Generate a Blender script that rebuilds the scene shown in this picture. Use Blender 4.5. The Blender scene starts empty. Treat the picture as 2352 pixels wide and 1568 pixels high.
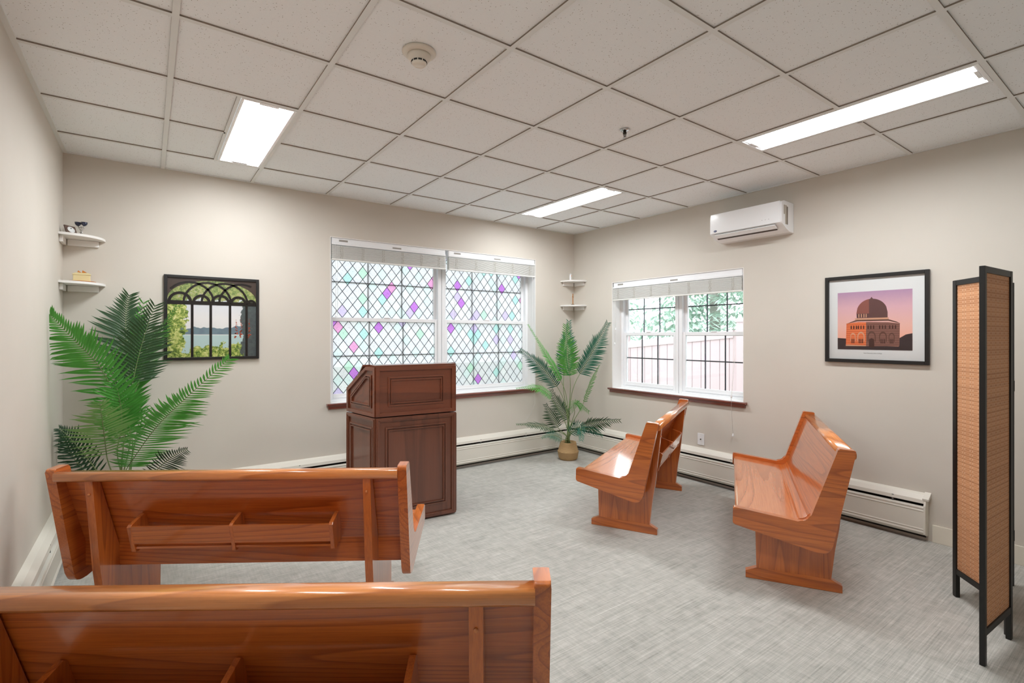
import bpy, bmesh, math, random
from mathutils import Vector, Matrix
random.seed(7)
S = bpy.context.scene
# ---------------------------------------------------------------- camera
HC, H = 1.4137, 2.697
LX, BY, RX, FY = -0.571, 0.45, 4.259, -5.7
cam_d = bpy.data.cameras.new('camera'); cam = bpy.data.objects.new('camera', cam_d)
S.collection.objects.link(cam); S.camera = cam
cam.location = (-0.0872, -4.2698, HC)
cam.rotation_euler = (math.pi/2, 0, -0.6334)
cam_d.sensor_width = 36; cam_d.sensor_fit = 'HORIZONTAL'
cam_d.lens = 1155.3/2352*36
cam_d.shift_x = -13.8/2352; cam_d.shift_y = -12.6/2352
cam_d.clip_start = 0.05
# ---------------------------------------------------------------- world + view
LAMP = 36.0; SKY = 3.9
wd = bpy.data.worlds.new('world'); S.world = wd; wd.use_nodes = True
wn = wd.node_tree.nodes; wl = wd.node_tree.links
bg = wn['Background']; bg.inputs[0].default_value = (0.91, 0.955, 1.0, 1); bg.inputs[1].default_value = SKY
S.view_settings.view_transform = 'Standard'; S.view_settings.look = 'None'
S.view_settings.gamma = 1; S.view_settings.use_curve_mapping = False
S.view_settings.exposure = 0.28
S.render.engine = 'CYCLES'
S.cycles.max_bounces = 10; S.cycles.diffuse_bounces = 6; S.cycles.transparent_max_bounces = 16
S.cycles.sample_clamp_indirect = 6; S.cycles.use_denoising = True
S.cycles.caustics_reflective = False; S.cycles.caustics_refractive = False

# ---------------------------------------------------------------- helpers
def lin(c): return c/12.92 if c <= .04045 else ((c+.055)/1.055)**2.4
def rgb(r, g, b): return (lin(r/255), lin(g/255), lin(b/255), 1)

class N:
    """tiny node helper"""
    def __init__(s, name):
        s.m = bpy.data.materials.new(name); s.m.use_nodes = True
        s.t = s.m.node_tree; s.b = s.t.nodes['Principled BSDF']; s.o = s.t.nodes['Material Output']
    def n(s, typ, **kw):
        nd = s.t.nodes.new(typ)
        for k, v in kw.items():
            if k.startswith('i_'):
                key = k[2:]; key = int(key) if key.isdigit() else key.replace('_', ' ')
                if isinstance(v, tuple) or not hasattr(v, 'links'): 
                    nd.inputs[key].default_value = v
                else: s.t.links.new(v, nd.inputs[key])
            else: setattr(nd, k, v)
        return nd
    def l(s, a, b): s.t.links.new(a, b)
    def math(s, op, a, b=None, c=None):
        nd = s.t.nodes.new('ShaderNodeMath'); nd.operation = op
        for i, v in enumerate((a, b, c)):
            if v is None: continue
            if isinstance(v, (int, float)): nd.inputs[i].default_value = v
            else: s.l(v, nd.inputs[i])
        return nd.outputs[0]
    def mix(s, f, a, b):
        nd = s.t.nodes.new('ShaderNodeMix'); nd.data_type = 'RGBA'
        for k, v in ((0, f), (6, a), (7, b)):
            if isinstance(v, (int, float, tuple)): nd.inputs[k].default_value = v
            else: s.l(v, nd.inputs[k])
        return nd.outputs[2]
    def ramp(s, f, pts):
        nd = s.t.nodes.new('ShaderNodeValToRGB'); s.l(f, nd.inputs[0])
        e = nd.color_ramp.elements
        e[0].position, e[0].color = pts[0]; e[1].position, e[1].color = pts[-1]
        for p, c in pts[1:-1]:
            x = e.new(p); x.color = c
        return nd.outputs[0]
    def coords(s, scale=(1, 1, 1), rot=(0, 0, 0), kind='Object'):
        tc = s.n('ShaderNodeTexCoord'); mp = s.n('ShaderNodeMapping')
        mp.inputs['Scale'].default_value = scale; mp.inputs['Rotation'].default_value = rot
        s.l(tc.outputs[kind], mp.inputs[0]); return mp.outputs[0]
    def noise(s, vec, scale, detail=2, rough=.5, dist=0):
        nd = s.n('ShaderNodeTexNoise'); s.l(vec, nd.inputs['Vector'])
        nd.inputs['Scale'].default_value = scale; nd.inputs['Detail'].default_value = detail
        nd.inputs['Roughness'].default_value = rough; nd.inputs['Distortion'].default_value = dist
        return nd.outputs[0]
    def bump(s, h, strength=.2, dist=.01):
        nd = s.n('ShaderNodeBump'); nd.inputs['Strength'].default_value = strength
        nd.inputs['Distance'].default_value = dist; s.l(h, nd.inputs['Height'])
        s.l(nd.outputs[0], s.b.inputs['Normal']); return nd
    def set(s, color=None, rough=.5, metal=0, coat=0, spec=.5, **k):
        if color is not None:
            if isinstance(color, tuple): s.b.inputs['Base Color'].default_value = color
            else: s.l(color, s.b.inputs['Base Color'])
        s.b.inputs['Roughness'].default_value = rough; s.b.inputs['Metallic'].default_value = metal
        s.b.inputs['Coat Weight'].default_value = coat; s.b.inputs['Specular IOR Level'].default_value = spec
        s.b.inputs['Coat Roughness'].default_value = k.get('cr', .08)
        return s.m

def plain(name, c, rough=.5, metal=0, coat=0, var=.04, scale=25, bump=0, spec=.5):
    m = N(name); v = m.coords()
    f = m.noise(v, scale, 3)
    d = tuple(x*(1-var) for x in c[:3])+(1,); u = tuple(min(1, x*(1+var)) for x in c[:3])+(1,)
    m.set(m.mix(f, d, u), rough, metal, coat, spec)
    if bump: m.bump(f, bump, .004)
    return m.m

def wood(name, axis, base, mid, dark, rough=.30, coat=1.0, dens=9, fine=1.0, seed=0.0):
    m = N(name)
    sc = [6.6, 6.6, 6.6]; sc[axis] = .34
    sc2 = [170.0]*3; sc2[axis] = 5.0
    tc = m.n('ShaderNodeTexCoord')
    mp = m.n('ShaderNodeMapping'); mp.inputs['Scale'].default_value = sc; mp.inputs['Location'].default_value = (seed, seed*.7, seed*1.3)
    m.l(tc.outputs['Object'], mp.inputs[0])
    mp2 = m.n('ShaderNodeMapping'); mp2.inputs['Scale'].default_value = sc2; m.l(tc.outputs['Object'], mp2.inputs[0])
    a = m.noise(mp.outputs[0], .62, 1.2, .45, .25)
    w = m.noise(mp.outputs[0], 4.0, 2, .5)
    ph = m.math('ADD', m.math('MULTIPLY', a, float(dens)), m.math('MULTIPLY', w, .35))
    fr = m.math('FRACT', ph)
    band = m.ramp(fr, [(0, (0, 0, 0, 1)), (.50, (.10, .10, .10, 1)), (.80, (.55, .55, .55, 1)), (.93, (1, 1, 1, 1)), (1, (0, 0, 0, 1))])
    pores = m.noise(mp2.outputs[0], 1.0, 3, .65)
    pr = m.ramp(pores, [(.42, (0, 0, 0, 1)), (.62, (1, 1, 1, 1))])
    big = m.noise(mp.outputs[0], .9, 1)
    c1 = m.mix(big, base, mid)
    c2 = m.mix(m.math('MULTIPLY', band, .62), c1, dark)
    c3 = m.mix(m.math('MULTIPLY', pr, .30*fine), c2, dark)
    m.set(c3, rough, 0, coat, .5, cr=.1)
    m.bump(pr, .06, .001)
    return m.m

# ---------------------------------------------------------------- mesh building
class MB:
    def __init__(s): s.bm = bmesh.new(); s.mi = 0
    def quad(s, *pts, mi=None):
        f = s.bm.faces.new([s.bm.verts.new(p) for p in pts]); f.material_index = s.mi if mi is None else mi; return f
    def box(s, x0, x1, y0, y1, z0, z1, bev=0, mi=None, M=None):
        r = bmesh.ops.create_cube(s.bm, size=1)
        vs = r['verts']
        for v in vs:
            v.co = Vector(((x0+x1)/2+v.co.x*(x1-x0), (y0+y1)/2+v.co.y*(y1-y0), (z0+z1)/2+v.co.z*(z1-z0)))
        fs = {f for v in vs for f in v.link_faces}
        for f in fs: f.material_index = s.mi if mi is None else mi
        if bev:
            es = list({e for v in vs for e in v.link_edges})
            rr = bmesh.ops.bevel(s.bm, geom=es, offset=bev, segments=2, affect='EDGES', profile=.6)
            vs = list({v for f in rr['faces'] for v in f.verts} | {v for v in vs if v.is_valid})
        if M is not None:
            for v in vs: v.co = M @ v.co
        return s
    def prism(s, poly, t0, t1, axis='x', bev=0, mi=None, M=None, seg=2):
        """poly: 2D points; axis x -> poly in (y,z); y -> (x,z); z -> (x,y)"""
        def P(a, b, t):
            return {'x': (t, a, b), 'y': (a, t, b), 'z': (a, b, t)}[axis]
        A = [s.bm.verts.new(P(a, b, t0)) for a, b in poly]; B = [s.bm.verts.new(P(a, b, t1)) for a, b in poly]
        fs = [s.bm.faces.new(A), s.bm.faces.new(B[::-1])]
        n = len(poly)
        for i in range(n): fs.append(s.bm.faces.new((A[i], B[i], B[(i+1) % n], A[(i+1) % n])))
        for f in fs: f.material_index = s.mi if mi is None else mi
        vs = A+B
        if bev:
            es = [e for e in {e for f in fs[:2] for e in f.edges}]
            rr = bmesh.ops.bevel(s.bm, geom=es, offset=bev, segments=seg, affect='EDGES', profile=.6)
            vs = list({v for f in rr['faces'] for v in f.verts} | {v for v in vs if v.is_valid})
            vs = list(set(vs) | {v for v in A+B if v.is_valid})
        if M is not None:
            for v in vs: v.co = M @ v.co
        return s
    def lathe(s, prof, seg=32, c=(0, 0, 0), mi=None, M=None):
        rings = []; vs = []
        for r, z in prof:
            if r < 1e-6:
                v = s.bm.verts.new((c[0], c[1], c[2]+z)); rings.append([v]); vs.append(v)
            else:
                ring = [s.bm.verts.new((c[0]+r*math.cos(2*math.pi*k/seg), c[1]+r*math.sin(2*math.pi*k/seg), c[2]+z)) for k in range(seg)]
                rings.append(ring); vs += ring
        for a, b in zip(rings, rings[1:]):
            for k in range(seg):
                k2 = (k+1) % seg
                if len(a) == 1 and len(b) == 1: continue
                if len(a) == 1: q = (a[0], b[k], b[k2])
                elif len(b) == 1: q = (a[k], b[0], a[k2])
                else: q = (a[k], b[k], b[k2], a[k2])
                f = s.bm.faces.new(q); f.smooth = True; f.material_index = s.mi if mi is None else mi
        if M is not None:
            for v in vs: v.co = M @ v.co
        return s
    def tube(s, pts, r, seg=8, mi=None, cap=True):
        pts = [Vector(p) for p in pts]; n = len(pts)
        rs = r if isinstance(r, (list, tuple)) else [r]*n
        rings = []; up = Vector((0, 0, 1))
        for i, p in enumerate(pts):
            t = (pts[min(i+1, n-1)]-pts[max(i-1, 0)]).normalized()
            a = t.cross(up)
            if a.length < .05: a = t.cross(Vector((1, 0, 0)))
            a.normalize(); b = t.cross(a)
            rings.append([s.bm.verts.new(p+(a*math.cos(2*math.pi*k/seg)+b*math.sin(2*math.pi*k/seg))*rs[i]) for k in range(seg)])
        for A, B in zip(rings, rings[1:]):
            for k in range(seg):
                f = s.bm.faces.new((A[k], B[k], B[(k+1) % seg], A[(k+1) % seg])); f.smooth = True
                f.material_index = s.mi if mi is None else mi
        if cap:
            for R in (rings[0], rings[-1][::-1]):
                f = s.bm.faces.new(R); f.material_index = s.mi if mi is None else mi
        return s
    def build(s, name, mat, parent=None, smooth=False, loc=(0, 0, 0), rz=0, origin=None):
        bmesh.ops.recalc_face_normals(s.bm, faces=s.bm.faces[:])
        me = bpy.data.meshes.new(name)
        if origin is not None:
            for v in s.bm.verts: v.co -= Vector(origin)
            loc = origin
        s.bm.to_mesh(me); s.bm.free()
        for m in (mat if isinstance(mat, (list, tuple)) else [mat]): me.materials.append(m)
        if smooth:
            for p in me.polygons: p.use_smooth = True
        o = bpy.data.objects.new(name, me); S.collection.objects.link(o)
        o.location = loc; o.rotation_euler = (0, 0, rz)
        if parent is not None: o.parent = parent
        return o

def tag(o, label=None, cat=None, group=None, kind=None):
    if label: o['label'] = label
    if cat: o['category'] = cat
    if group: o['group'] = group
    if kind: o['kind'] = kind
    return o
def empty(name, loc, rz=0, label=None, cat=None, group=None):
    o = bpy.data.objects.new(name, None); S.collection.objects.link(o)
    o.location = loc; o.rotation_euler = (0, 0, rz); o.empty_display_size = .1
    return tag(o, label, cat, group)
def dup(root, loc, rz=None, label=None):
    r = root.copy(); S.collection.objects.link(r); r.location = loc
    if rz is not None: r.rotation_euler = (0, 0, rz)
    if label: r['label'] = label
    for ch in list(root.children):
        c = ch.copy(); S.collection.objects.link(c); c.parent = r
        for g in list(ch.children):
            d = g.copy(); S.collection.objects.link(d); d.parent = c
    return r
def text_mesh(body, size, mat, name, parent, loc, rot, depth=.0003, align='CENTER'):
    cu = bpy.data.curves.new(name, 'FONT'); cu.body = body; cu.size = size; cu.extrude = depth
    cu.align_x = align; cu.align_y = 'CENTER'
    tmp = bpy.data.objects.new(name, cu); S.collection.objects.link(tmp)
    dg = bpy.context.evaluated_depsgraph_get(); dg.update()
    me = bpy.data.meshes.new_from_object(tmp.evaluated_get(dg))
    bpy.data.objects.remove(tmp)
    o = bpy.data.objects.new(name, me); S.collection.objects.link(o)
    me.materials.clear(); me.materials.append(mat)
    o.location = loc; o.rotation_euler = rot; o.parent = parent
    return o

# ---------------------------------------------------------------- materials
M = {}
def wallmat():
    m = N('painted_wall'); v = m.coords()
    f = m.noise(v, 3, 3); g = m.noise(v, 260, 2)
    m.set(m.mix(f, rgb(206, 200, 190), rgb(212, 206, 197)), .75, 0, 0, .25); m.bump(g, .08, .002); return m.m
M['wall'] = wallmat()
M['white'] = plain('white_vinyl', rgb(238, 240, 243), .32, var=.015)
M['white_paint'] = plain('white_paint', rgb(236, 235, 233), .5, var=.02)
M['heater'] = plain('heater_enamel', rgb(226, 222, 212), .38, var=.02, scale=6)
M['dark'] = plain('dark_recess', rgb(38, 34, 30), .8, var=.3)
M['fin'] = plain('aluminium_fin', rgb(110, 112, 112), .5, .6, var=.2)
M['base'] = plain('baseboard_paint', rgb(226, 220, 206), .45, var=.02)
def carpet():
    m = N('carpet'); 
    a = m.noise(m.coords((1.6, 95, 1)), 1.6, 4, .7, .3)
    b = m.noise(m.coords((60, 5, 1)), 1.5, 3, .6, .2)
    c = m.noise(m.coords((1, 1, 1)), 420, 2, .6)
    d = m.noise(m.coords((1, 1.6, 1)), 2.2, 3, .6)
    e = m.noise(m.coords((1, 1.2, 1)), 14, 3, .6)
    f = m.math('ADD', m.math('MULTIPLY', a, .42), m.math('MULTIPLY', b, .16))
    f = m.math('ADD', f, m.math('MULTIPLY', c, .14)); f = m.math('ADD', f, m.math('MULTIPLY', d, .10)); f = m.math('ADD', f, m.math('MULTIPLY', e, .18))
    col = m.ramp(f, [(.36, rgb(138, 137, 130)), (.45, rgb(168, 167, 161)), (.53, rgb(186, 184, 178)), (.64, rgb(212, 210, 205))])
    m.set(col, .95, 0, 0, .1)
    m.b.inputs['Sheen Weight'].default_value = .1
    m.bump(f, .5, .006); return m.m
M['carpet'] = carpet()
def tilemat():
    m = N('acoustic_tile'); v = m.coords((1, 1, 1))
    vo = m.n('ShaderNodeTexVoronoi'); vo.inputs['Scale'].default_value = 95; m.l(m.noise(v, 1, 0), vo.inputs[0]) if False else m.l(v, vo.inputs['Vector'])
    dots = m.math('LESS_THAN', vo.outputs['Distance'], .17)
    big = m.noise(v, 40, 2, .6); gate = m.math('GREATER_THAN', big, .47)
    wn_ = m.n('ShaderNodeTexWhiteNoise'); m.l(vo.outputs['Color'], wn_.inputs['Vector'])
    g2 = m.math('GREATER_THAN', wn_.outputs[0], .35)
    d = m.math('MULTIPLY', m.math('MULTIPLY', dots, gate), g2)
    soft = m.noise(v, 160, 3, .6)
    basec = m.mix(soft, rgb(238, 243, 246), rgb(246, 250, 252))
    m.set(m.mix(m.math('MULTIPLY', d, .75), basec, rgb(120, 112, 102)), .9, 0, 0, .1)
    m.bump(m.math('SUBTRACT', 1.0, d), .3, .003); return m.m
M['tile'] = tilemat()
M['tbar'] = plain('grid_enamel', rgb(228, 231, 230), .55, var=.01)
M['tside'] = plain('grid_side_shade', rgb(142, 132, 120), .8, var=.12)  # shadow line along each grid bar, put into the side colour
O1, O2, OD = rgb(212, 124, 54), rgb(196, 104, 38), rgb(134, 60, 18)
M['oak_x'] = wood('oak_along_x', 0, O1, O2, OD, dens=22)
M['oak_x2'] = wood('oak_along_x_rail', 0, rgb(226, 150, 84), rgb(214, 130, 64), rgb(160, 84, 36), dens=24, seed=3, coat=1.0, rough=.3)
M['oak_z'] = wood('oak_along_z', 2, rgb(204, 116, 50), rgb(188, 98, 36), rgb(132, 60, 18), dens=16, seed=5)
M['oak_y'] = wood('oak_along_y', 1, rgb(206, 118, 50), rgb(190, 98, 36), rgb(126, 56, 18), dens=20, seed=8)
M['oak_seat'] = wood('oak_seat', 0, rgb(216, 142, 96), rgb(204, 126, 78), rgb(160, 86, 44), dens=18, seed=2, rough=.22)
M['oak_back'] = wood('oak_backrest', 0, rgb(210, 120, 52), rgb(192, 98, 36), rgb(124, 52, 14), dens=26, seed=11)
C1, C2, CD = rgb(122, 72, 50), rgb(106, 60, 42), rgb(78, 42, 30)
M['cherry_z'] = wood('cherry_along_z', 2, C1, C2, CD, dens=4, fine=.5, rough=.34, coat=.6)
M['cherry_x'] = wood('cherry_along_x', 0, rgb(130, 72, 46), rgb(110, 56, 36), CD, dens=4, fine=.5, seed=4, rough=.34, coat=.6)
M['sillwood'] = wood('sill_wood', 0, rgb(138, 74, 58), rgb(122, 60, 48), rgb(90, 42, 32), dens=5, rough=.3)
M['black'] = plain('black_lacquer', rgb(14, 13, 12), .42, var=.15)
M['blackframe'] = plain('black_picture_frame', rgb(20, 17, 16), .4, var=.15)
M['mat'] = plain('mat_board', rgb(226, 228, 228), .7, var=.01)
M['chrome'] = plain('chrome', rgb(200, 202, 204), .15, 1, var=.02)
M['brass'] = plain('dark_bronze', rgb(70, 66, 58), .35, .8, var=.1)
M['plastic'] = plain('white_plastic', rgb(240, 241, 243), .22, coat=.3, var=.01)
M['plastic2'] = plain('ivory_plastic', rgb(222, 216, 204), .35, var=.03)
M['grey'] = plain('grey_plastic', rgb(150, 146, 140), .5, var=.1)
M['slat'] = plain('blind_slat', rgb(240, 240, 236), .45, var=.03, scale=60)
M['cord'] = plain('white_cord', rgb(232, 232, 228), .6)
def emis(name, c, st):
    m = N(name); m.t.nodes.remove(m.b)
    e = m.n('ShaderNodeEmission'); e.inputs[0].default_value = c; e.inputs[1].default_value = st
    m.l(e.outputs[0], m.o.inputs[0]); return m.m
M['lamp'] = emis('fluorescent_diffuser', (.955, .985, 1.0, 1), LAMP)
def leaf(name, a, b):
    m = N(name); v = m.coords(); f = m.noise(v, 9, 2)
    col = m.mix(f, a, b); m.set(col, .42, 0, 0, .4)
    tr = m.n('ShaderNodeBsdfTranslucent'); m.l(col, tr.inputs[0])
    mx = m.n('ShaderNodeMixShader'); mx.inputs[0].default_value = .25
    m.l(m.b.outputs[0], mx.inputs[1]); m.l(tr.outputs[0], mx.inputs[2]); m.l(mx.outputs[0], m.o.inputs[0]); return m.m
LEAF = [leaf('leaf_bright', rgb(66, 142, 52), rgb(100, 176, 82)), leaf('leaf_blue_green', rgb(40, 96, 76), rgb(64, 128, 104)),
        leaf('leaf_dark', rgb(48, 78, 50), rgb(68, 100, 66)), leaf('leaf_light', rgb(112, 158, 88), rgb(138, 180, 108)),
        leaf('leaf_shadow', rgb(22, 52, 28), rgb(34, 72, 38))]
M['stem'] = plain('palm_stem', rgb(120, 140, 92), .5, var=.15)
def basket():
    m = N('woven_basket'); v = m.coords()
    sp = m.n('ShaderNodeSeparateXYZ'); m.l(v, sp.inputs[0])
    an = m.math('ARCTAN2', sp.outputs[1], sp.outputs[0])
    r1 = m.math('SINE', m.math('MULTIPLY', sp.outputs[2], 700.0))
    r2 = m.math('SINE', m.math('ADD', m.math('MULTIPLY', an, 44.0), m.math('MULTIPLY', m.math('FLOOR', m.math('MULTIPLY', sp.outputs[2], 111.0)), 3.14)))
    f = m.math('ADD', m.math('MULTIPLY', r1, .25), m.math('ADD', m.math('MULTIPLY', r2, .25), .5))
    m.set(m.mix(f, rgb(146, 112, 70), rgb(206, 172, 124)), .7); m.bump(f, .6, .004); return m.m
M['basket'] = basket()
def glassmat():
    m = N('window_glass'); m.t.nodes.remove(m.b)
    tr = m.n('ShaderNodeBsdfTransparent'); tr.inputs[0].default_value = (.96, .98, .98, 1)
    gl = m.n('ShaderNodeBsdfGlossy'); gl.inputs['Roughness'].default_value = .02
    fr = m.n('ShaderNodeFresnel'); fr.inputs[0].default_value = 1.4
    mx = m.n('ShaderNodeMixShader'); m.l(m.math('MULTIPLY', fr.outputs[0], .7), mx.inputs[0])
    m.l(tr.outputs[0], mx.inputs[1]); m.l(gl.outputs[0], mx.inputs[2]); m.l(mx.outputs[0], m.o.inputs[0]); return m.m
M['glass'] = glassmat()
def filmmat(seed):
    """textured leaded film: lattice of lead lines, a few tinted diamonds"""
    m = N('leaded_film'); m.t.nodes.remove(m.b)
    tc = m.n('ShaderNodeTexCoord'); sp = m.n('ShaderNodeSeparateXYZ'); m.l(tc.outputs['Object'], sp.inputs[0])
    u = m.math('DIVIDE', sp.outputs[0], .1); v = m.math('DIVIDE', sp.outputs[2], .127)
    a = m.math('ADD', u, v); b = m.math('SUBTRACT', u, v)
    fa = m.math('FLOOR', a); fb = m.math('FLOOR', b)
    def edge(x):
        d = m.math('ABSOLUTE', m.math('SUBTRACT', m.math('FRACT', x), .5)); return m.math('GREATER_THAN', d, .463)
    lead = m.math('MAXIMUM', edge(a), edge(b))
    cb = m.n('ShaderNodeCombineXYZ'); m.l(m.math('ADD', fa, .5+seed), cb.inputs[0]); m.l(m.math('ADD', fb, .5), cb.inputs[1])
    w = m.n('ShaderNodeTexWhiteNoise'); m.l(cb.outputs[0], w.inputs['Vector'])
    r = m.n('ShaderNodeValToRGB'); m.l(w.outputs[0], r.inputs[0]); cr = r.color_ramp; cr.interpolation = 'CONSTANT'
    st = [(0, (.62, .60, .61, 1)), (.30, (.57, .64, .63, 1)), (.40, (.61, .60, .62, 1)), (.56, (.66, .65, .65, 1)), (.80, (.40, .60, .57, 1)),
          (.86, (.52, .44, .62, 1)), (.90, (.46, .18, .56, 1)), (.93, (.62, .60, .61, 1)), (.965, (.44, .62, .50, 1)), (.988, (.64, .30, .50, 1))]
    cr.elements[0].position = 0; cr.elements[0].color = st[0][1]; cr.elements[1].position = st[1][0]; cr.elements[1].color = st[1][1]
    for p, c in st[2:]:
        e = cr.elements.new(p); e.color = c
    tex = m.noise(tc.outputs['Object'], 55, 3, .6, 2.5)
    tx = m.ramp(tex, [(.34, (.70, .70, .72, 1)), (.5, (1, 1, 1, 1)), (.62, (.86, .86, .87, 1))])
    mul = m.n('ShaderNodeMix'); mul.data_type = 'RGBA'; mul.blend_type = 'MULTIPLY'; mul.inputs[0].default_value = 1
    m.l(r.outputs[0], mul.inputs[6]); m.l(tx, mul.inputs[7])
    col = m.mix(lead, mul.outputs[2], (.03, .03, .035, 1))
    tr = m.n('ShaderNodeBsdfTransparent'); m.l(col, tr.inputs[0])
    tl = m.n('ShaderNodeBsdfTranslucent'); m.l(col, tl.inputs[0])
    df = m.n('ShaderNodeBsdfDiffuse'); m.l(col, df.inputs[0])
    bp = m.n('ShaderNodeBump'); bp.inputs['Strength'].default_value = .8; bp.inputs['Distance'].default_value = .02; m.l(tex, bp.inputs['Height'])
    m.l(bp.outputs[0], tl.inputs['Normal'])
    m1 = m.n('ShaderNodeMixShader'); m1.inputs[0].default_value = .84; m.l(tr.outputs[0], m1.inputs[1]); m.l(tl.outputs[0], m1.inputs[2])
    m2 = m.n('ShaderNodeMixShader'); m2.inputs[0].default_value = .12; m.l(m1.outputs[0], m2.inputs[1]); m.l(df.outputs[0], m2.inputs[2])
    m.l(m2.outputs[0], m.o.inputs[0]); return m.m
M['muntin'] = plain('grille_bar', rgb(86, 88, 96), .4)
def weave():
    m = N('woven_reed'); v = m.coords()
    sp = m.n('ShaderNodeSeparateXYZ'); m.l(v, sp.inputs[0])
    x, z = sp.outputs[0], sp.outputs[2]
    hz = m.math('FRACT', m.math('MULTIPLY', z, 95.0))
    row = m.math('FLOOR', m.math('MULTIPLY', z, 95.0))
    hl = m.math('GREATER_THAN', hz, .74)
    wob = m.math('MULTIPLY', m.noise(m.coords((6, 1, 1.2)), 1.5, 1), .5)
    cx = m.math('FRACT', m.math('ADD', m.math('MULTIPLY', x, 17.0), m.math('MULTIPLY', wob, .5)))
    c1 = m.math('LESS_THAN', m.math('ABSOLUTE', m.math('SUBTRACT', cx, .3)), .07)
    c2 = m.math('LESS_THAN', m.math('ABSOLUTE', m.math('SUBTRACT', cx, .62)), .07)
    col = m.math('MAXIMUM', c1, c2)
    par = m.math('GREATER_THAN', m.math('FRACT', m.math('MULTIPLY', row, .5)), .25)
    chk = m.math('MULTIPLY', col, par)
    wn2 = m.n('ShaderNodeTexWhiteNoise'); wn2.noise_dimensions = '1D'; m.l(row, wn2.inputs['W'])
    b0 = m.mix(wn2.outputs[0], rgb(212, 152, 108), rgb(190, 130, 88))
    b1 = m.mix(m.math('MULTIPLY', hl, .55), b0, rgb(228, 186, 148))
    b2 = m.mix(m.math('MULTIPLY', chk, .7), b1, rgb(224, 184, 150))
    dk = m.math('MULTIPLY', m.math('SUBTRACT', col, chk), .22)
    m.set(m.mix(dk, b2, rgb(120, 70, 38)), .65); m.bump(m.math('ADD', hl, chk), .15, .0015); return m.m
M['weave'] = weave()

# ================================================================ ROOM SHELL
def struct(mb, name, mat, parent=None):
    o = mb.build(name, mat, parent)
    if parent is None: o['kind'] = 'structure'
    return o
WT = .28
# floor
b = MB(); b.box(LX-WT, RX+WT, FY-.2, BY+WT, -.12, 0); struct(b, 'floor', M['carpet'])
# back wall with opening
W1 = dict(x0=1.25, x1=3.64, z0=.785, z1=2.325)
W2 = dict(y0=-1.806, y1=-.20, z0=.805, z1=2.035)
b = MB()
b.box(LX-WT, W1['x0'], BY, BY+WT, 0, H+.1); b.box(W1['x1'], RX+WT, BY, BY+WT, 0, H+.1)
b.box(W1['x0'], W1['x1'], BY, BY+WT, 0, W1['z0']); b.box(W1['x0'], W1['x1'], BY, BY+WT, W1['z1'], H+.1)
struct(b, 'wall_back', M['wall'])
b = MB()
b.box(RX, RX+WT, FY, W2['y0'], 0, H+.1); b.box(RX, RX+WT, W2['y1'], BY, 0, H+.1)
b.box(RX, RX+WT, W2['y0'], W2['y1'], 0, W2['z0']); b.box(RX, RX+WT, W2['y0'], W2['y1'], W2['z1'], H+.1)
struct(b, 'wall_right', M['wall'])
b = MB(); b.box(LX-WT, LX, FY, BY, 0, H+.1); struct(b, 'wall_left', M['wall'])
b = MB(); b.box(LX-WT, RX+WT, FY-.2, FY, 0, H+.1); struct(b, 'wall_front', M['wall'])
# ceiling tiles (slab lies 9 mm above the grid bars) with openings for the light fixtures
T = .6096
LIGHTS = [(T*.5, T, -2*T, 0), (5*T, 5.5*T, -2*T, 0), (5*T, 5.5*T, -6*T, -4*T), (T*.5, T, -6*T-.0, -4*T)]  # last fixture is added out of view to light the near end
CT = H+.007
b = MB()
xs = sorted({LX, RX, T*.5, T, 5*T, 5.5*T}); ys = sorted({FY, BY, 0, -2*T, -4*T, -6*T})
for xa, xb in zip(xs, xs[1:]):
    for ya, yb in zip(ys, ys[1:]):
        if any(abs(l[0]-xa) < 1e-6 and abs(l[2]-ya) < 1e-6 for l in LIGHTS): continue
        b.box(xa, xb, ya, yb, CT, CT+.09)
ceil = struct(b, 'ceiling', M['tile'])
# grid bars : faces enamel, sides coloured brownish dark as painted shade
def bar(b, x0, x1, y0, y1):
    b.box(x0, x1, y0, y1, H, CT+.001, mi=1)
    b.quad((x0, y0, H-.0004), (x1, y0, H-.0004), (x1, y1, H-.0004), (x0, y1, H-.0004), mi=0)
b = MB(); hw = .0125
def cut(a0, a1, holes):
    segs = [(a0, a1)]
    for h0, h1 in holes:
        ns = []
        for s0, s1 in segs:
            if h1 <= s0 or h0 >= s1: ns.append((s0, s1)); continue
            if h0 > s0: ns.append((s0, h0))
            if h1 < s1: ns.append((h1, s1))
        segs = ns
    return segs
for i in range(0, 7):
    x = i*T
    bar(b, x-hw, x+hw, FY, BY)
for j in range(0, 10):
    y = -j*T
    for i in range(-1, 7):
        x0 = max(LX, i*T+hw); x1 = min(RX, (i+1)*T-hw)
        if x1-x0 < .02: continue
        hs = [(l[0]-.001, l[1]) for l in LIGHTS if l[2] < y-.01 and y+.01 < l[3]]
        for s0, s1 in cut(x0, x1, hs):
            if s1-s0 > .02: bar(b, s0, s1, y-hw, y+hw)
for l in LIGHTS:   # bar on the free long side of each fixture
    x = l[0] if l[0] < 1 else l[1]
    bar(b, x-hw*.8, x+hw*.8, l[2]+hw, l[3]-hw)
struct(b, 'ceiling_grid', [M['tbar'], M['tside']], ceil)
# wall angle
b = MB()
b.box(LX, LX+.022, FY, BY, H-.001, CT); b.box(RX-.015, RX, FY, BY, H-.001, CT); b.box(LX+.022, RX-.015, BY-.015, BY, H-.001, CT)
struct(b, 'trim_1', M['tbar'])
# baseboards
b = MB(); b.box(RX-.014, RX, FY, -3.17, 0, .118, bev=.003); struct(b, 'baseboard_right', M['base'])
b = MB(); b.box(LX+.02, RX-.02, FY, FY+.014, 0, .118, bev=.003); struct(b, 'baseboard_front', M['base'])

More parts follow.
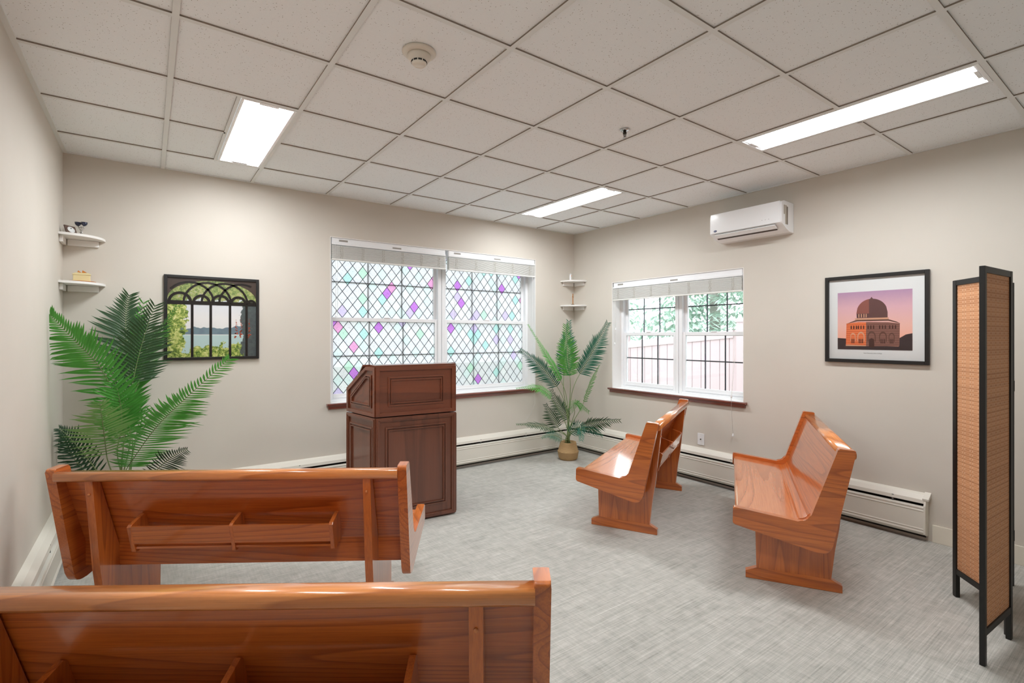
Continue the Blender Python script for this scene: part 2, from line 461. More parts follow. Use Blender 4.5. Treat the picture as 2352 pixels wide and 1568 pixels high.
# ================================================================ WINDOWS
def window_unit(x0, x1, z0, z1, parent, film=None, zr=None):
    """one double-hung unit in local xz, room side is -y. y=0 is the frame's room face."""
    fr = MB(); fw = .032
    fr.box(x0, x0+fw, 0, .09, z0, z1, .003); fr.box(x1-fw, x1, 0, .09, z0, z1, .003)
    fr.box(x0+fw, x1-fw, 0, .09, z0, z0+.028, .003); fr.box(x0+fw, x1-fw, 0, .09, z1-.03, z1, .003)
    fr.box(x0+fw, x0+fw+.008, .0, .06, z0+.028, z1-.03); fr.box(x1-fw-.008, x1-fw, .0, .06, z0+.028, z1-.03)
    F = fr.build('window_frame', M['white'], parent)
    zm = zr
    outs = []
    for nm, za, zb, y0 in (('lower', z0+.028, zm+.02, .012), ('upper', zm-.02, z1-.03, .045)):
        s = MB(); xa, xb = x0+fw+.002, x1-fw-.002; st = .038; bt = .05 if nm == 'lower' else .04; tp = .036
        s.box(xa, xa+st, y0, y0+.03, za, zb, .003); s.box(xb-st, xb, y0, y0+.03, za, zb, .003)
        s.box(xa+st, xb-st, y0, y0+.03, za, za+bt, .003); s.box(xa+st, xb-st, y0, y0+.03, zb-tp, zb, .003)
        if nm == 'lower':
            s.box((xa+xb)/2-.03, (xa+xb)/2+.03, y0-.006, y0+.02, zb-.001, zb+.008, .002)
            s.box(xa+.04, xb-.04, y0-.006, y0+.001, za+.012, za+.02, .001)
        so = s.build('sash', M['white'], parent)
        ga, gb, gz0, gz1 = xa+st, xb-st, za+bt, zb-tp
        g = MB(); g.box(ga-.004, gb+.004, y0+.013, y0+.017, gz0-.004, gz1+.004)
        g.build('pane', M['glass'], so)
        mu = MB()
        for k in (1, 2):
            xx = ga+(gb-ga)*k/3; mu.box(xx-.006, xx+.006, y0+.019, y0+.027, gz0, gz1)
        zz = (gz0+gz1)/2+.01; mu.box(ga, gb, y0+.0185, y0+.0265, zz-.006, zz+.006)
        mu.build('grille', M['muntin'], so)
        if film:
            f = MB(); f.quad((0, y0+.011, 0), (gb-ga, y0+.011, 0), (gb-ga, y0+.011, gz1-gz0), (0, y0+.011, gz1-gz0))
            fo = f.build('leaded_film', filmmat(random.random()*50), so); fo.location = (ga, 0, gz0)
            fo['label'] = 'textured film with black diamond lattice and tinted diamonds'
    return F
w1 = empty('window_1', (0, BY+.15, 0)); w1['kind'] = 'structure'
window_unit(1.25, 2.462, .785, 2.325, w1, True, 1.572)
window_unit(2.468, 3.64, .785, 2.325, w1, True, 1.572)
w2 = empty('window_2', (RX+.15, 0, 0), -math.pi/2); w2['kind'] = 'structure'
# local x = -world y
window_unit(.20, 1.0, .805, 2.035, w2, False, 1.435)
window_unit(1.006, 1.806, .805, 2.035, w2, False, 1.435)
# reveals / jamb liners (bright white) and stools
def liner(name, x0, x1, z0, z1, parent, d0=.0, d1=-.15):
    l = MB(); t = .006
    l.box(x0, x0+t, d1, d0, z0, z1); l.box(x1-t, x1, d1, d0, z0, z1); l.box(x0+t, x1-t, d1, d0, z1-t, z1); l.box(x0+t, x1-t, d1, d0, z0, z0+t)
    return l.build(name, M['white_paint'], parent)
liner('jamb_liner', 1.25, 3.64, .785, 2.325, w1); liner('jamb_liner', .20, 1.806, .805, 2.035, w2)
def stool(parent, x0, x1, zt):
    s = MB()
    s.prism([(-.19, zt), (-.192, zt-.008), (-.188, zt-.018), (-.178, zt-.022), (-.15, zt-.022), (-.15, zt)], x0-.035, x1+.035, 'x', .002)
    s.prism([(-.178, zt-.022), (-.17, zt-.03), (-.172, zt-.05), (-.15, zt-.054), (-.15, zt-.022)], x0-.02, x1+.02, 'x', .002)
    o = s.build('window_sill', M['sillwood'], parent); o['label'] = 'dark reddish-brown wooden sill nosing'; return o
stool(w1, 1.25, 3.64, .797); stool(w2, .20, 1.806, .815)

# blinds -----------------------------------------------------------------
def blind(x0, x1, zt, y, label, M4, nt, cords):
    root = empty('window_blind', M4[0], M4[1], label, 'blind', 'raised slat blinds at the windows')
    h = MB(); h.box(x0+.004, x1-.004, y, y+.045, zt-.056, zt, .003); h.box(x0+.01, x1-.01, y-.004, y, zt-.050, zt-.006)
    h.box(x0+.07, x0+.15, y-.0055, y-.004, zt-.035, zt-.018, mi=1); h.box(x0+(x1-x0)*.5, x0+(x1-x0)*.5+.09, y-.0055, y-.004, zt-.048, zt-.034, mi=1)
    h.build('headrail', [M['white'], M['grey']], root)
    c = MB(); c.prism([(y-.012, zt-.052), (y-.012, zt-.066), (y+.03, zt-.072), (y+.03, zt-.056)], x0+.001, x1-.004, 'x'); c.build('bottom_channel', M['plastic'], root)
    s = MB(); n = 19; zb = zt-.192; z0 = zt-.078
    for k in range(n):
        z = z0-(z0-zb)*k/(n-1); j = random.uniform(-.0015, .0015)
        s.prism([(y-.018+j, z-.0022), (y+.005+j, z+.002), (y+.03+j, z-.0022), (y+.03+j, z+.0012), (y+.005+j, z+.0052), (y-.018+j, z+.0012)], x0+.002+j, x1-.006+j, 'x')
    s.build('slats', M['slat'], root)
    r = MB(); r.box(x0+.002, x1-.006, y-.018, y+.03, zb-.016, zb-.004, .003); r.build('bottom_rail', M['slat'], root)
    LS = plain('ladder_string', rgb(190, 184, 166), .7)
    for k in range(nt):
        t = MB()
        xx = x0+.09+(x1-x0-.18)*k/(nt-1)
        for dx in (-.008, .008):
            pts = [(xx+dx+random.uniform(-.004, .004), y-.0195-random.uniform(0, .003), z0-(z0-zb)*q/14) for q in range(15)]
            t.tube(pts, .0012, 5)
        t.build('ladder_string', LS, root)
    for pts, tass in cords:
        q = MB(); q.tube(pts, .0013, 6); co = q.build('pull_cord', M['cord'], root)
        for p in tass:
            a = MB(); a.lathe([(0, .02), (.004, .018), (.006, .004), (.0085, -.004), (.007, -.010), (0, -.012)], 12, p); a.build('tassel', M['plastic'], co, True)
    return root
Y1 = BY+.012
blind(1.262, 2.440, 2.322, Y1, 'wide white slat blind raised at the left half of the leaded window', ((0, 0, 0), 0), 6,
      [([(1.30, Y1-.004, 2.26), (1.302, Y1-.004, 1.6)], [(1.302, Y1-.004, 1.60)]), ([(1.32, Y1-.004, 2.26), (1.318, Y1-.004, 1.585)], [(1.318, Y1-.004, 1.585)])])
blind(2.468, 3.632, 2.322, Y1, 'white slat blind raised at the right half of the leaded window', ((0, 0, 0), 0), 5,
      [([(3.59, BY-.003, 2.24), (3.592, BY-.004, 1.2), (3.594, BY-.045, .86), (3.59, BY-.05, .62), (3.565, BY-.012, .50), (3.50, BY-.006, .43), (3.44, BY-.004, .41)], []),
       ([(2.545, Y1-.004, 2.24), (2.547, Y1-.004, 1.56)], [(2.547, Y1-.004, 1.56)])])
# local x = -y world ; local y = +x world
blind(.212, 1.796, 2.03, .012, 'white slat blind raised over the window with the fence view', ((RX, 0, 0), -math.pi/2), 7,
      [([(.252, .003, 1.96), (.254, .003, 1.50)], [(.254, .003, 1.49)]), ([(.24, .003, 1.96), (.242, .003, 1.33)], [(.242, .003, 1.32)]),
       ([(1.70, -.003, 1.96), (1.71, -.003, 1.2), (1.712, -.04, .87), (1.712, -.052, .82)], [(1.712, -.045, .86)]),
       ([(1.73, -.003, 1.96), (1.722, -.003, 1.2), (1.716, -.042, .87), (1.716, -.052, .76), (1.714, -.02, .52)], [(1.714, -.02, .50)])])

# ================================================================ CEILING LIGHTS, DETECTOR, SPRINKLER
def light_fixture():
    root = empty('ceiling_light', (0, 0, H), 0, 'x', 'ceiling light', 'recessed fluorescent troffers in the tile ceiling')
    w, l = T*.5-.024, 2*T-.026
    f = MB()   # frame
    f.box(-w/2, -w/2+.016, -l/2, l/2, -.002, .012, .001); f.box(w/2-.016, w/2, -l/2, l/2, -.002, .012, .001)
    f.box(-w/2+.016, w/2-.016, -l/2, -l/2+.016, -.002, .012, .001); f.box(-w/2+.016, w/2-.016, l/2-.016, l/2, -.002, .012, .001)
    f.build('frame', M['plastic'], root)
    h = MB(); a, c = w/2-.014, l/2-.014
    for q in (((-a, -c, .01), (a, -c, .01), (a, -c, .07), (-a, -c, .07)), ((-a, c, .01), (a, c, .01), (a, c, .07), (-a, c, .07)),
              ((-a, -c, .01), (-a, c, .01), (-a*.8, c, .07), (-a*.8, -c, .07)), ((a, -c, .01), (a, c, .01), (a*.8, c, .07), (a*.8, -c, .07)),
              ((-a, -c, .07), (a, -c, .07), (a, c, .07), (-a, c, .07))): h.quad(*q)
    h.build('reflector', M['white_paint'], root)
    d = MB(); n = 10; pr = []
    for k in range(n+1):
        t = -1+2*k/n; pr.append((a*.80*t, .012+.012*(1-t*t)*-1+.012))
    pr = [(x, z) for x, z in pr]+[(a*.80, .030), (-a*.80, .030)]
    d.prism(pr, -c+.012, c-.012, 'y'); d.build('diffuser', M['lamp'], root)
    for s_ in (-1, 1):
        e = MB(); e.box(-a*.86, a*.86, s_*(c-.006)-.005, s_*(c-.006)+.005, .004, .045, .001); e.box(-.05, .05, s_*(c-.016)-.008, s_*(c-.016)+.008, .0, .02, .001)
        e.build('end_plate', M['plastic'], root)
    return root
lf = light_fixture()
LL = ['rectangular recessed ceiling light above the dark framed picture and left palm', 'recessed ceiling light nearest the corner between the two windows',
      'long recessed ceiling light in front of the wall-mounted air conditioner', 'added recessed ceiling light, unseen overhead just behind the camera']
for i, l in enumerate(LIGHTS):
    loc = ((l[0]+l[1])/2, (l[2]+l[3])/2, H)
    if i == 0: lf.location = loc; lf['label'] = LL[0]
    else: dup(lf, loc, None, LL[i])

sm = empty('smoke_detector', (.902, -2.165, CT), 0, 'round off-white smoke detector on the ceiling tile', 'smoke detector')
b = MB(); b.lathe([(0, -.001), (.074, -.001), (.076, -.008), (.070, -.014), (.054, -.018), (.0, -.018)], 48); b.build('base', M['plastic2'], sm, True)
b = MB(); b.lathe([(0, -.018), (.052, -.018), (.052, -.028), (.044, -.040), (.034, -.046), (.034, -.056), (.028, -.063), (.012, -.066), (0, -.066)], 48); b.build('sensing_chamber', M['plastic2'], sm, True)
for k in range(10):
    b = MB(); a = k*math.pi/5; Mx = Matrix.Rotation(a, 4, 'Z'); b.box(.0325, .0352, -.008, .008, -.054, -.047, M=Mx); b.build('vent_slot', M['dark'], sm)
sp = empty('sprinkler', (2.312, -2.13, CT), 0, 'small chrome and bronze fire sprinkler on the ceiling', 'sprinkler')
b = MB(); b.lathe([(0, -.001), (.030, -.001), (.031, -.004), (.026, -.009), (.015, -.010), (.0, -.010)], 32); b.build('escutcheon', M['chrome'], sp, True)
b = MB(); b.lathe([(0, -.009), (.010, -.009), (.010, -.022), (.012, -.022), (.012, -.027), (0, -.027)], 16)
b.tube([(-.010, 0, -.024), (-.009, 0, -.040), (-.003, 0, -.050)], .0022, 6); b.tube([(.010, 0, -.024), (.009, 0, -.040), (.003, 0, -.050)], .0022, 6); b.tube([(0, 0, -.026), (0, 0, -.048)], .002, 6)
b.build('sprinkler_head', M['brass'], sp)
b = MB(); b.lathe([(0, -.048), (.005, -.048), (.013, -.051), (.013, -.053), (0, -.053)], 24); b.build('deflector', M['chrome'], sp)

# ================================================================ BASEBOARD HEATERS
def heater(length, root, end=False, mitre0=0, mitre1=0):
    """local: x 0..length along wall, wall at y=0, room side -y"""
    k = MB(); k.box(0, length, -.012, -.001, .02, .315); k.build('back_plate', M['dark'], root)
    f = MB()
    f.prism([(-.001, .325), (-.001, .318), (-.030, .312), (-.052, .283), (-.056, .262), (-.059, .262), (-.055, .286), (-.032, .316)], mitre0*.05, length-mitre1*.05, 'x')
    f.build('top_hood', M['heater'], root)
    p = MB(); y = -.066
    pr = [(-.046, .243), (y, .240), (y-.003, .232), (y, .224), (y, .218), (y-.003, .212), (y, .206), (y, .092), (y-.003, .086), (y, .080), (y, .074), (y-.003, .067), (y, .058), (-.050, .044), (-.046, .046),
          (-.060, .060), (-.062, .236), (-.046, .240)]
    p.prism(pr, mitre0*.066, length-mitre1*.066, 'x'); p.build('front_panel', M['heater'], root)
    e = MB(); e.tube([(.02, -.032, .15), (length-.02, -.032, .15)], .011, 10)
    n = int(length/.02)
    for q in range(n): e.box(.03+q*(length-.06)/n, .0315+q*(length-.06)/n, -.056, -.012, .115, .20)
    e.build('finned_pipe', M['fin'], root)
    q = .3
    while q < length-.1:
        br = MB(); br.box(q, q+.012, -.056, -.010, .05, .285); q += .62; br.build('bracket', M['fin'], root)
    if end:
        c = MB(); c.prism([(-.001, .325), (-.020, .318), (-.052, .286), (-.068, .245), (-.068, .055), (-.03, .035), (-.001, .035)], length, length+.012, 'x', .002)
        c.prism([(-.001, .332), (-.001, .30), (-.058, .282), (-.060, .296)], length-.008, length+.028, 'x', .002); o = c.build('end_cap', M['heater'], root)
GR = 'baseboard heaters along the walls'
hb = empty('baseboard_heater', (LX, BY, 0), 0, 'white baseboard heater under the leaded window along the back wall', 'heater', GR); heater(RX-LX, hb, False, 1, 1)
hr = empty('baseboard_heater', (RX, BY, 0), -math.pi/2, 'white baseboard heater along the right wall behind the pews', 'heater', GR); heater(BY+3.135, hr, True, 1, 0)
hl = empty('baseboard_heater', (LX, -4.6, 0), math.pi/2, 'white baseboard heater along the left wall beside the pews', 'heater', GR); heater(4.6+BY, hl, False, 0, 1)

# ================================================================ PEWS
def rounded(poly, rad):
    """round polygon corners: rad list per vertex"""
    out = []; n = len(poly)
    for i, p in enumerate(poly):
        r = rad[i]
        if r <= 0: out.append(p); continue
        P = Vector(p); A = Vector(poly[i-1]); B = Vector(poly[(i+1) % n])
        a = (A-P).normalized(); c = (B-P).normalized()
        ang = a.angle(c); d = min(r/math.tan(ang/2), (A-P).length*.48, (B-P).length*.48)
        k = 6; p0 = P+a*d; p1 = P+c*d
        for q in range(k+1):
            t = q/k; out.append(tuple(p0*(1-t)**2+P*2*t*(1-t)+p1*t*t))
    return out
def make_pew(L, label, loc, rz, rack=True, ov=.165, rack_c=0.0, ovl=None):
    root = empty('pew', loc, rz, label, 'pew', 'oak pews with shaped ends')
    tk = .042
    prof = [(-.067, .452), (-.069, .356), (.406, .246), (.524, .817), (.443, .822), (.303, .409)]
    rad = [.012, .015, .062, .012, .008, .06]
    P = rounded(prof, rad); P = [(-s, z) for s, z in P]
    for sx in (-1, 1):
        e = MB(); xa = sx*L/2; xb = sx*(L/2-tk)
        e.prism(P, min(xa, xb), max(xa, xb), 'x', .006, seg=3); e.build('end_panel', M['oak_y'] , root)
    # supports: pedestal board with post, plus foot
    for sx in (-1, 1):
        o_ = ovl if (ovl and sx < 0) else ov; xo = sx*(L/2-o_); xi = sx*(L/2-o_-.036); x0, x1 = min(xo, xi), max(xo, xi)
        s = MB(); s.prism([(-.050, .402), (-.058, .066), (-.433, .066), (-.452, .24), (-.471, .353), (-.516, .762), (-.474, .762), (-.348, .40), (-.345, .370), (-.30, .370)], x0, x1, 'x', .003)
        so = s.build('support', M['oak_z'], root)
        f = MB(); f.prism([(-.001, .001), (-.001, .043), (-.058, .068), (-.433, .068), (-.486, .040), (-.486, .001)], x0-.001, x1+.001, 'x', .002)
        f.build('foot', M['oak_y'], so)
        p = MB(); Mx = Matrix.Translation((0, 0, 0))
        cx = (x0+x1)/2
        p.lathe([(0, .004), (.005, .0035), (.006, 0), (0, -.002)], 12, M=Matrix.Translation((cx, -.511, .70)) @ Matrix.Rotation(math.radians(83), 4, 'X')); p.build('screw_plug', M['oak_x2'], so, True)
    xa, xb = -(L/2-tk), L/2-tk
    # seat: curved nose, slopes back
    se = MB()
    se.prism([(.056, .418), (.058, .410), (.052, .400), (.040, .396), (-.30, .362), (-.335, .36), (-.335, .380), (-.275, .3862), (.030, .4240), (.040, .4250), (.048, .4240)], xa, xb, 'x')
    se.build('seat', M['oak_seat'], root)
    bk = MB()
    bk.prism([(-.262, .3874), (-.280, .3864), (-.300, .390), (-.317, .401), (-.330, .418), (-.340, .445), (-.354, .49), (-.458, .790), (-.476, .785), (-.372, .49), (-.352, .43), (-.352, .313), (-.332, .313), (-.330, .37)], xa, xb, 'x')
    bo = bk.build('backrest', M['oak_back'], root)
    # top rail
    cx_, cz_ = -.492, .779; pts = []
    for k in range(20):
        a = 2*math.pi*k/20; ca, sa = math.cos(a), math.sin(a)
        ex = .039*math.copysign(abs(ca)**.55, ca); ez = .024*math.copysign(abs(sa)**.6, sa)
        pts.append((cx_+ex, cz_+ez+ex*-.12))
    r = MB(); r.prism(pts, xa-.002, xb+.002, 'x'); ro = r.build('top_rail', M['oak_x2'], root)
    for p in ro.data.polygons:
        if len(p.vertices) == 4: p.use_smooth = True
    for ob in (bo,):
        pass
    if rack:
        c = rack_c; hwid = .46
        s2 = MB(); s2.prism([(-.468, .446), (-.468, .436), (-.358, .436), (-.358, .446)], c-hwid+.012, c+hwid-.012, 'x', .0015); rack_o = s2.build('book_rack', M['oak_x'], root)
        rk2 = None
        for nm_, xx, t in (('rack_end_board', c-hwid, .018), ('rack_end_board', c+hwid-.018, .018), ('rack_divider', c-.008, .016)):
            rk = MB(); rk.prism([(-.398, .572), (-.412, .580), (-.492, .556), (-.502, .546), (-.470, .424), (-.452, .420), (-.352, .440)], xx, xx+t, 'x', .0015); rk.build(nm_, M['oak_z'], rack_o)
        sl = MB(); sl.prism([(-.501, .549), (-.490, .549), (-.468, .462), (-.479, .462)], c-hwid+.012, c+hwid-.012, 'x', .0015); sl.build('rack_slat', M['oak_x'], rack_o)
    return root
pA = make_pew(1.47, 'oak pew in front of the small window, its book rack facing the right wall', (3.117, -1.278, 0), math.asin(.458), True, .15)
pB = make_pew(1.47, 'oak pew nearest the woven folding screen, its grey-sheened seat turned to the camera', (3.237, -2.383, 0), math.asin(.51), True, .15)
pC = make_pew(1.60, 'oak pew seen from behind between the lectern and the nearest pew', (.494, -1.228, 0), -math.asin(.56))
LD = 1.48
aD = Vector((.82, -.572, 0)); cD = Vector((.995, -2.911, 0))-aD*(LD/2)
pD = make_pew(LD, 'nearest oak pew, cut by the bottom edge of the photo', tuple(cD), -math.asin(.572), True, .165, -.065, .085)
pB['label'] = 'oak pew nearest the woven folding screen, seat facing the lectern'

# ================================================================ LECTERN
R0 = Vector((1.879, -.742)); th = -.10
ex = Vector((math.cos(th), math.sin(th))); gy = Vector((-math.sin(th), math.cos(th)))
lw = .628; sp_ = .105; dp = .45
root = empty('lectern', (R0.x-ex.x*lw/2, R0.y-ex.y*lw/2, 0), th, 'dark cherry wood lectern with raised panels in front of the leaded window', 'lectern')
# local x across the front (front at y=0), depth +y; sides splay outwards
def trap(grow, y0=0, y1=dp): return [(-lw/2-grow, y0-grow), (lw/2+grow, y0-grow), (lw/2+sp_+grow, y1+grow), (-lw/2-sp_-grow, y1+grow)]
b = MB(); b.prism(trap(-.004), .012, .808, 'z'); b.build('lower_cabinet', M['cherry_z'], root)
ZS = .815
b = MB()
tp = 1.197; lo = 1.017; y1 = .148
xb0, xb1 = -lw/2-sp_+.004, lw/2+sp_-.004; xm = lw/2+sp_*y1/dp-.004
v = [(-lw/2+.004, .004), (lw/2-.004, .004)]
def P3(x, y, z): return b.bm.verts.new((x, y, z))
f0, f1 = P3(-lw/2+.004, .004, ZS+.003), P3(lw/2-.004, .004, ZS+.003); f2, f3 = P3(lw/2-.004, .004, tp-.012), P3(-lw/2+.004, .004, tp-.012)
m0, m1 = P3(-xm, y1, tp-.012), P3(xm, y1, tp-.012)
k0, k1, k2, k3 = P3(xb0, dp-.004, ZS+.003), P3(xb1, dp-.004, ZS+.003), P3(xb1, dp-.004, lo-.012), P3(xb0, dp-.004, lo-.012)
F = b.bm.faces.new
F((f0, f1, f2, f3)); F((f3, f2, m1, m0)); F((m0, m1, k2, k3)); F((k0, k3, k2, k1)); F((f1, k1, k2, m1, f2)); F((f0, f3, m0, k3, k0)); F((f0, k0, k1, f1))
b.build('upper_cabinet', M['cherry_x'], root)
# top boards
b = MB(); b.prism([(-.006, tp-.012), (-.006, tp), (y1, tp), (y1, tp-.012)], -lw/2-.006, lw/2+.006, 'x', .002)
b.prism([(y1-.002, tp-.012), (y1-.002, tp), (dp+.008, lo), (dp+.008, lo-.014)], -xm-.03, xm+.03, 'x', .002); b.build('reading_top', M['cherry_x'], root)
# mouldings and posts : a helper that lays a strip on a face between two floor-plan points
def face_M(p0, p1):
    d = Vector((p1[0]-p0[0], p1[1]-p0[1], 0)); l = d.length; d.normalize(); n = Vector((d.y, -d.x, 0))
    m = Matrix.Identity(4)
    m[0][0], m[1][0] = d.x, d.y; m[0][1], m[1][1] = -n.x, -n.y; m[0][3], m[1][3] = p0[0], p0[1]
    return m, l      # local: x along, y into the body (0 = face), z up
FACES = [((-lw/2, 0), (lw/2, 0)), ((-lw/2-sp_, dp), (-lw/2, 0)), ((lw/2, 0), (lw/2+sp_, dp)), ((lw/2+sp_, dp), (-lw/2-sp_, dp))]
fr = MB(); pn = MB(); up = MB(); upn = MB()
def ring(mb, mx, x0, x1, z0, z1, w, ya, yb, mi=0):
    mb.box(x0, x0+w, ya, yb, z0, z1, .0015, M=mx); mb.box(x1-w, x1, ya, yb, z0, z1, .0015, M=mx)
    mb.box(x0+w, x1-w, ya, yb, z0, z0+w, .0015, M=mx); mb.box(x0+w, x1-w, ya, yb, z1-w, z1, .0015, M=mx)
for i, (p0, p1) in enumerate(FACES):
    mx, l = face_M(p0, p1)
    ring(fr, mx, 0, l, .012, .809, .030, -.010, .006); ring(fr, mx, .008, l-.008, .020, .800, .010, -.015, -.009)
    c = .092 if l > .5 else .068
    ring(pn, mx, c-.02, l-c+.02, .105, .735, .011, -.006, .004); ring(pn, mx, c, l-c, .125, .715, .008, -.009, .004)
    if i in (0, 3):
        zt = (tp if i == 0 else lo)-.013
        ring(up, mx, 0, l, ZS+.002, zt, .028, -.010, .006)
        ring(upn, mx, c, l-c, ZS+.075, zt-.075 if i == 0 else zt-.05, .011, -.006, .004); ring(upn, mx, c+.02, l-c-.02, ZS+.095, zt-.095 if i == 0 else zt-.07, .008, -.009, .004)
    else:
        # sloping sides
        sgn = 1 if i == 1 else -1
        xs_ = (lambda t: l*(1-t)) if i == 1 else (lambda t: l*t)     # t = 0 at front, 1 at back
        def poly(g, off):
            a = [(g/l, ZS+g+off), (g/l, tp-.013-g), (y1/dp-.02, tp-.013-g), (1-g/l, lo-.013-g*.8), (1-g/l, ZS+g+off)]
            return [(xs_(t), z) for t, z in a]
        for g, mb, w, ya in ((0.002, up, .026, -.010), (.062, upn, .010, -.006), (.080, upn, .008, -.009)):
            A = poly(g, 0); B = poly(g+w, 0)
            for q in range(5):
                q2 = (q+1) % 5
                mb.prism([A[q], A[q2], B[q2], B[q]], ya, .004, 'y', M=mx)
fr.build('lower_frame_moulding', M['cherry_z'], root); pn.build('lower_panel_moulding', M['cherry_z'], root)
up.build('upper_frame_moulding', M['cherry_x'], root); upn.build('upper_panel_moulding', M['cherry_x'], root)
b = MB(); b.prism(trap(-.03), .806, .82, 'z'); b.prism(trap(-.05), .0, .014, 'z'); b.build('joint_gap', M['dark'], root)

# ================================================================ PALMS
def bez(pts, t):
    P = [Vector(p) for p in pts]
    if len(P) == 3:      # quadratic through the middle point
        c = P[1]*2-(P[0]+P[2])*.5; return P[0]*(1-t)**2+c*2*t*(1-t)+P[2]*t*t
    # catmull for 4
    n = len(P)-1; x = min(t*n, n-1e-6); i = int(x); u = x-i
    p0 = P[max(i-1, 0)]; p1 = P[i]; p2 = P[i+1]; p3 = P[min(i+2, n)]
    return .5*((2*p1)+(-p0+p2)*u+(2*p0-5*p1+4*p2-p3)*u*u+(-p0+3*p1-3*p2+p3)*u**3)
def clampv(v):
    v.x = max(v.x, LX+.008); v.y = min(v.y, BY-.006); v.x = min(v.x, RX-.006)
    return v
def frond(root, base, pts, Lf, twist, mat, rng, view):
    b = MB()
    p0 = Vector(pts[0]); B = Vector(base)
    d0 = (bez(pts, .05)-p0).normalized(); dist = (p0-B).length
    c1 = B+Vector((0, 0, dist*.45))+(p0-B)*.05; c2 = p0-d0*dist*.3
    st = [B*(1-t)**3+c1*3*t*(1-t)**2+c2*3*t*t*(1-t)+p0*t**3 for t in [k/10 for k in range(11)]]
    st[-1] = p0
    b.tube(st, [.0052-.002*k/10 for k in range(11)], 6, mi=1)
    nS = 14
    rach = [clampv(bez(pts, k/nS)) for k in range(nS+1)]
    b.tube(rach, [.0034-.0024*k/nS for k in range(nS+1)], 5, mi=1)
    ln = sum((rach[k+1]-rach[k]).length for k in range(nS)); n = max(12, int(ln/.0195))
    for k in range(n):
        t = (k+.3)/n; p = bez(pts, t); tan = (bez(pts, min(1, t+.02))-bez(pts, max(0, t-.02))).normalized()
        tov = (Vector(view)-p).normalized(); nrm = (tov-tan*tov.dot(tan)).normalized()
        nrm = Matrix.Rotation(math.radians(twist), 3, tan) @ nrm
        side = tan.cross(nrm).normalized()
        ll = Lf*(.55+.45*math.sin(math.pi*min(1, t*1.15+.12))) * (1-.45*max(0, t-.6)/.4)*rng.uniform(.88, 1.08)
        sweep = .42+.65*t
        for sgn in (-1, 1):
            d = (side*sgn+tan*sweep+nrm*.28).normalized()
            w = .0082*(ll/.16)**.5; pr = []
            wv = d.cross(nrm).normalized()
            segs = 5
            curl = rng.uniform(.08, .34)
            for q in range(segs+1):
                u = q/segs
                c = p+d*ll*u+Vector((0, 0, -1))*ll*curl*u*u-nrm*ll*.10*u*u*1.5+tan*ll*.14*u*u
                ww = w*(.55+1.1*u if u < .4 else (1.0)*(1-((u-.4)/.6)**1.6)+.02)
                pr.append((c, ww))
            prev = None
            for c, ww in pr:
                cur = (b.bm.verts.new(clampv(c+wv*ww)), b.bm.verts.new(clampv(c-nrm*ww*.5)), b.bm.verts.new(clampv(c-wv*ww)))
                if prev:
                    for z in (0, 1):
                        f = b.bm.faces.new((prev[z], cur[z], cur[z+1], prev[z+1])); f.material_index = 0; f.smooth = True
                prev = cur
    o = b.build('frond', [mat, M['stem']], root)
    return o
FR2 = [
 ([(3.72, -0.067, 0.967), (3.653, -0.105, 1.231), (3.585, -0.154, 1.541)],0.17,0,0),
 ([(3.778, 0.101, 0.954), (3.826, 0.103, 1.279), (3.852, 0.096, 1.589)],0.16,10,1),
 ([(3.914, -0.024, 0.978), (4.045, -0.12, 1.257), (4.158, -0.228, 1.57)],0.18,25,1),
 ([(3.689, 0.117, 0.834), (3.517, 0.206, 1.07), (3.288, 0.287, 1.261)],0.15,-25,1),
 ([(3.705, 0.068, 0.904), (3.589, 0.153, 1.159), (3.401, 0.291, 1.547)],0.13,65,0),
 ([(3.583, 0.095, 0.711), (3.406, 0.101, 0.831), (3.147, 0.168, 0.841)],0.1,60,0),
 ([(3.81, 0.052, 0.463), (3.733, 0.134, 0.606), (3.661, 0.187, 0.797)],0.13,10,2),
 ([(3.678, 0.087, 0.372), (3.605, 0.104, 0.498), (3.53, 0.134, 0.645)],0.12,-10,2),
 ([(3.61, 0.075, 0.348), (3.388, 0.114, 0.421), (3.147, 0.168, 0.449)],0.09,55,2),
 ([(3.681, 0.023, 0.249), (3.528, 0.012, 0.313), (3.369, 0.004, 0.3)],0.08,40,1),
 ([(3.796, -0.061, 0.579), (3.668, -0.215, 0.688), (3.682, -0.412, 0.609)],0.11,40,0),
 ([(3.95, -0.05, 0.653), (4.018, -0.1, 0.888), (4.08, -0.17, 1.08)],0.1,65,0),
 ([(3.858, -0.107, 0.381), (3.964, -0.246, 0.444), (4.137, -0.436, 0.48)],0.13,30,2),
 ([(3.738, -0.044, 0.319), (3.737, -0.204, 0.408), (3.636, -0.341, 0.294)],0.12,0,1),
 ([(3.814, -0.074, 0.348), (3.885, -0.25, 0.377), (3.908, -0.391, 0.322)],0.09,40,1)]
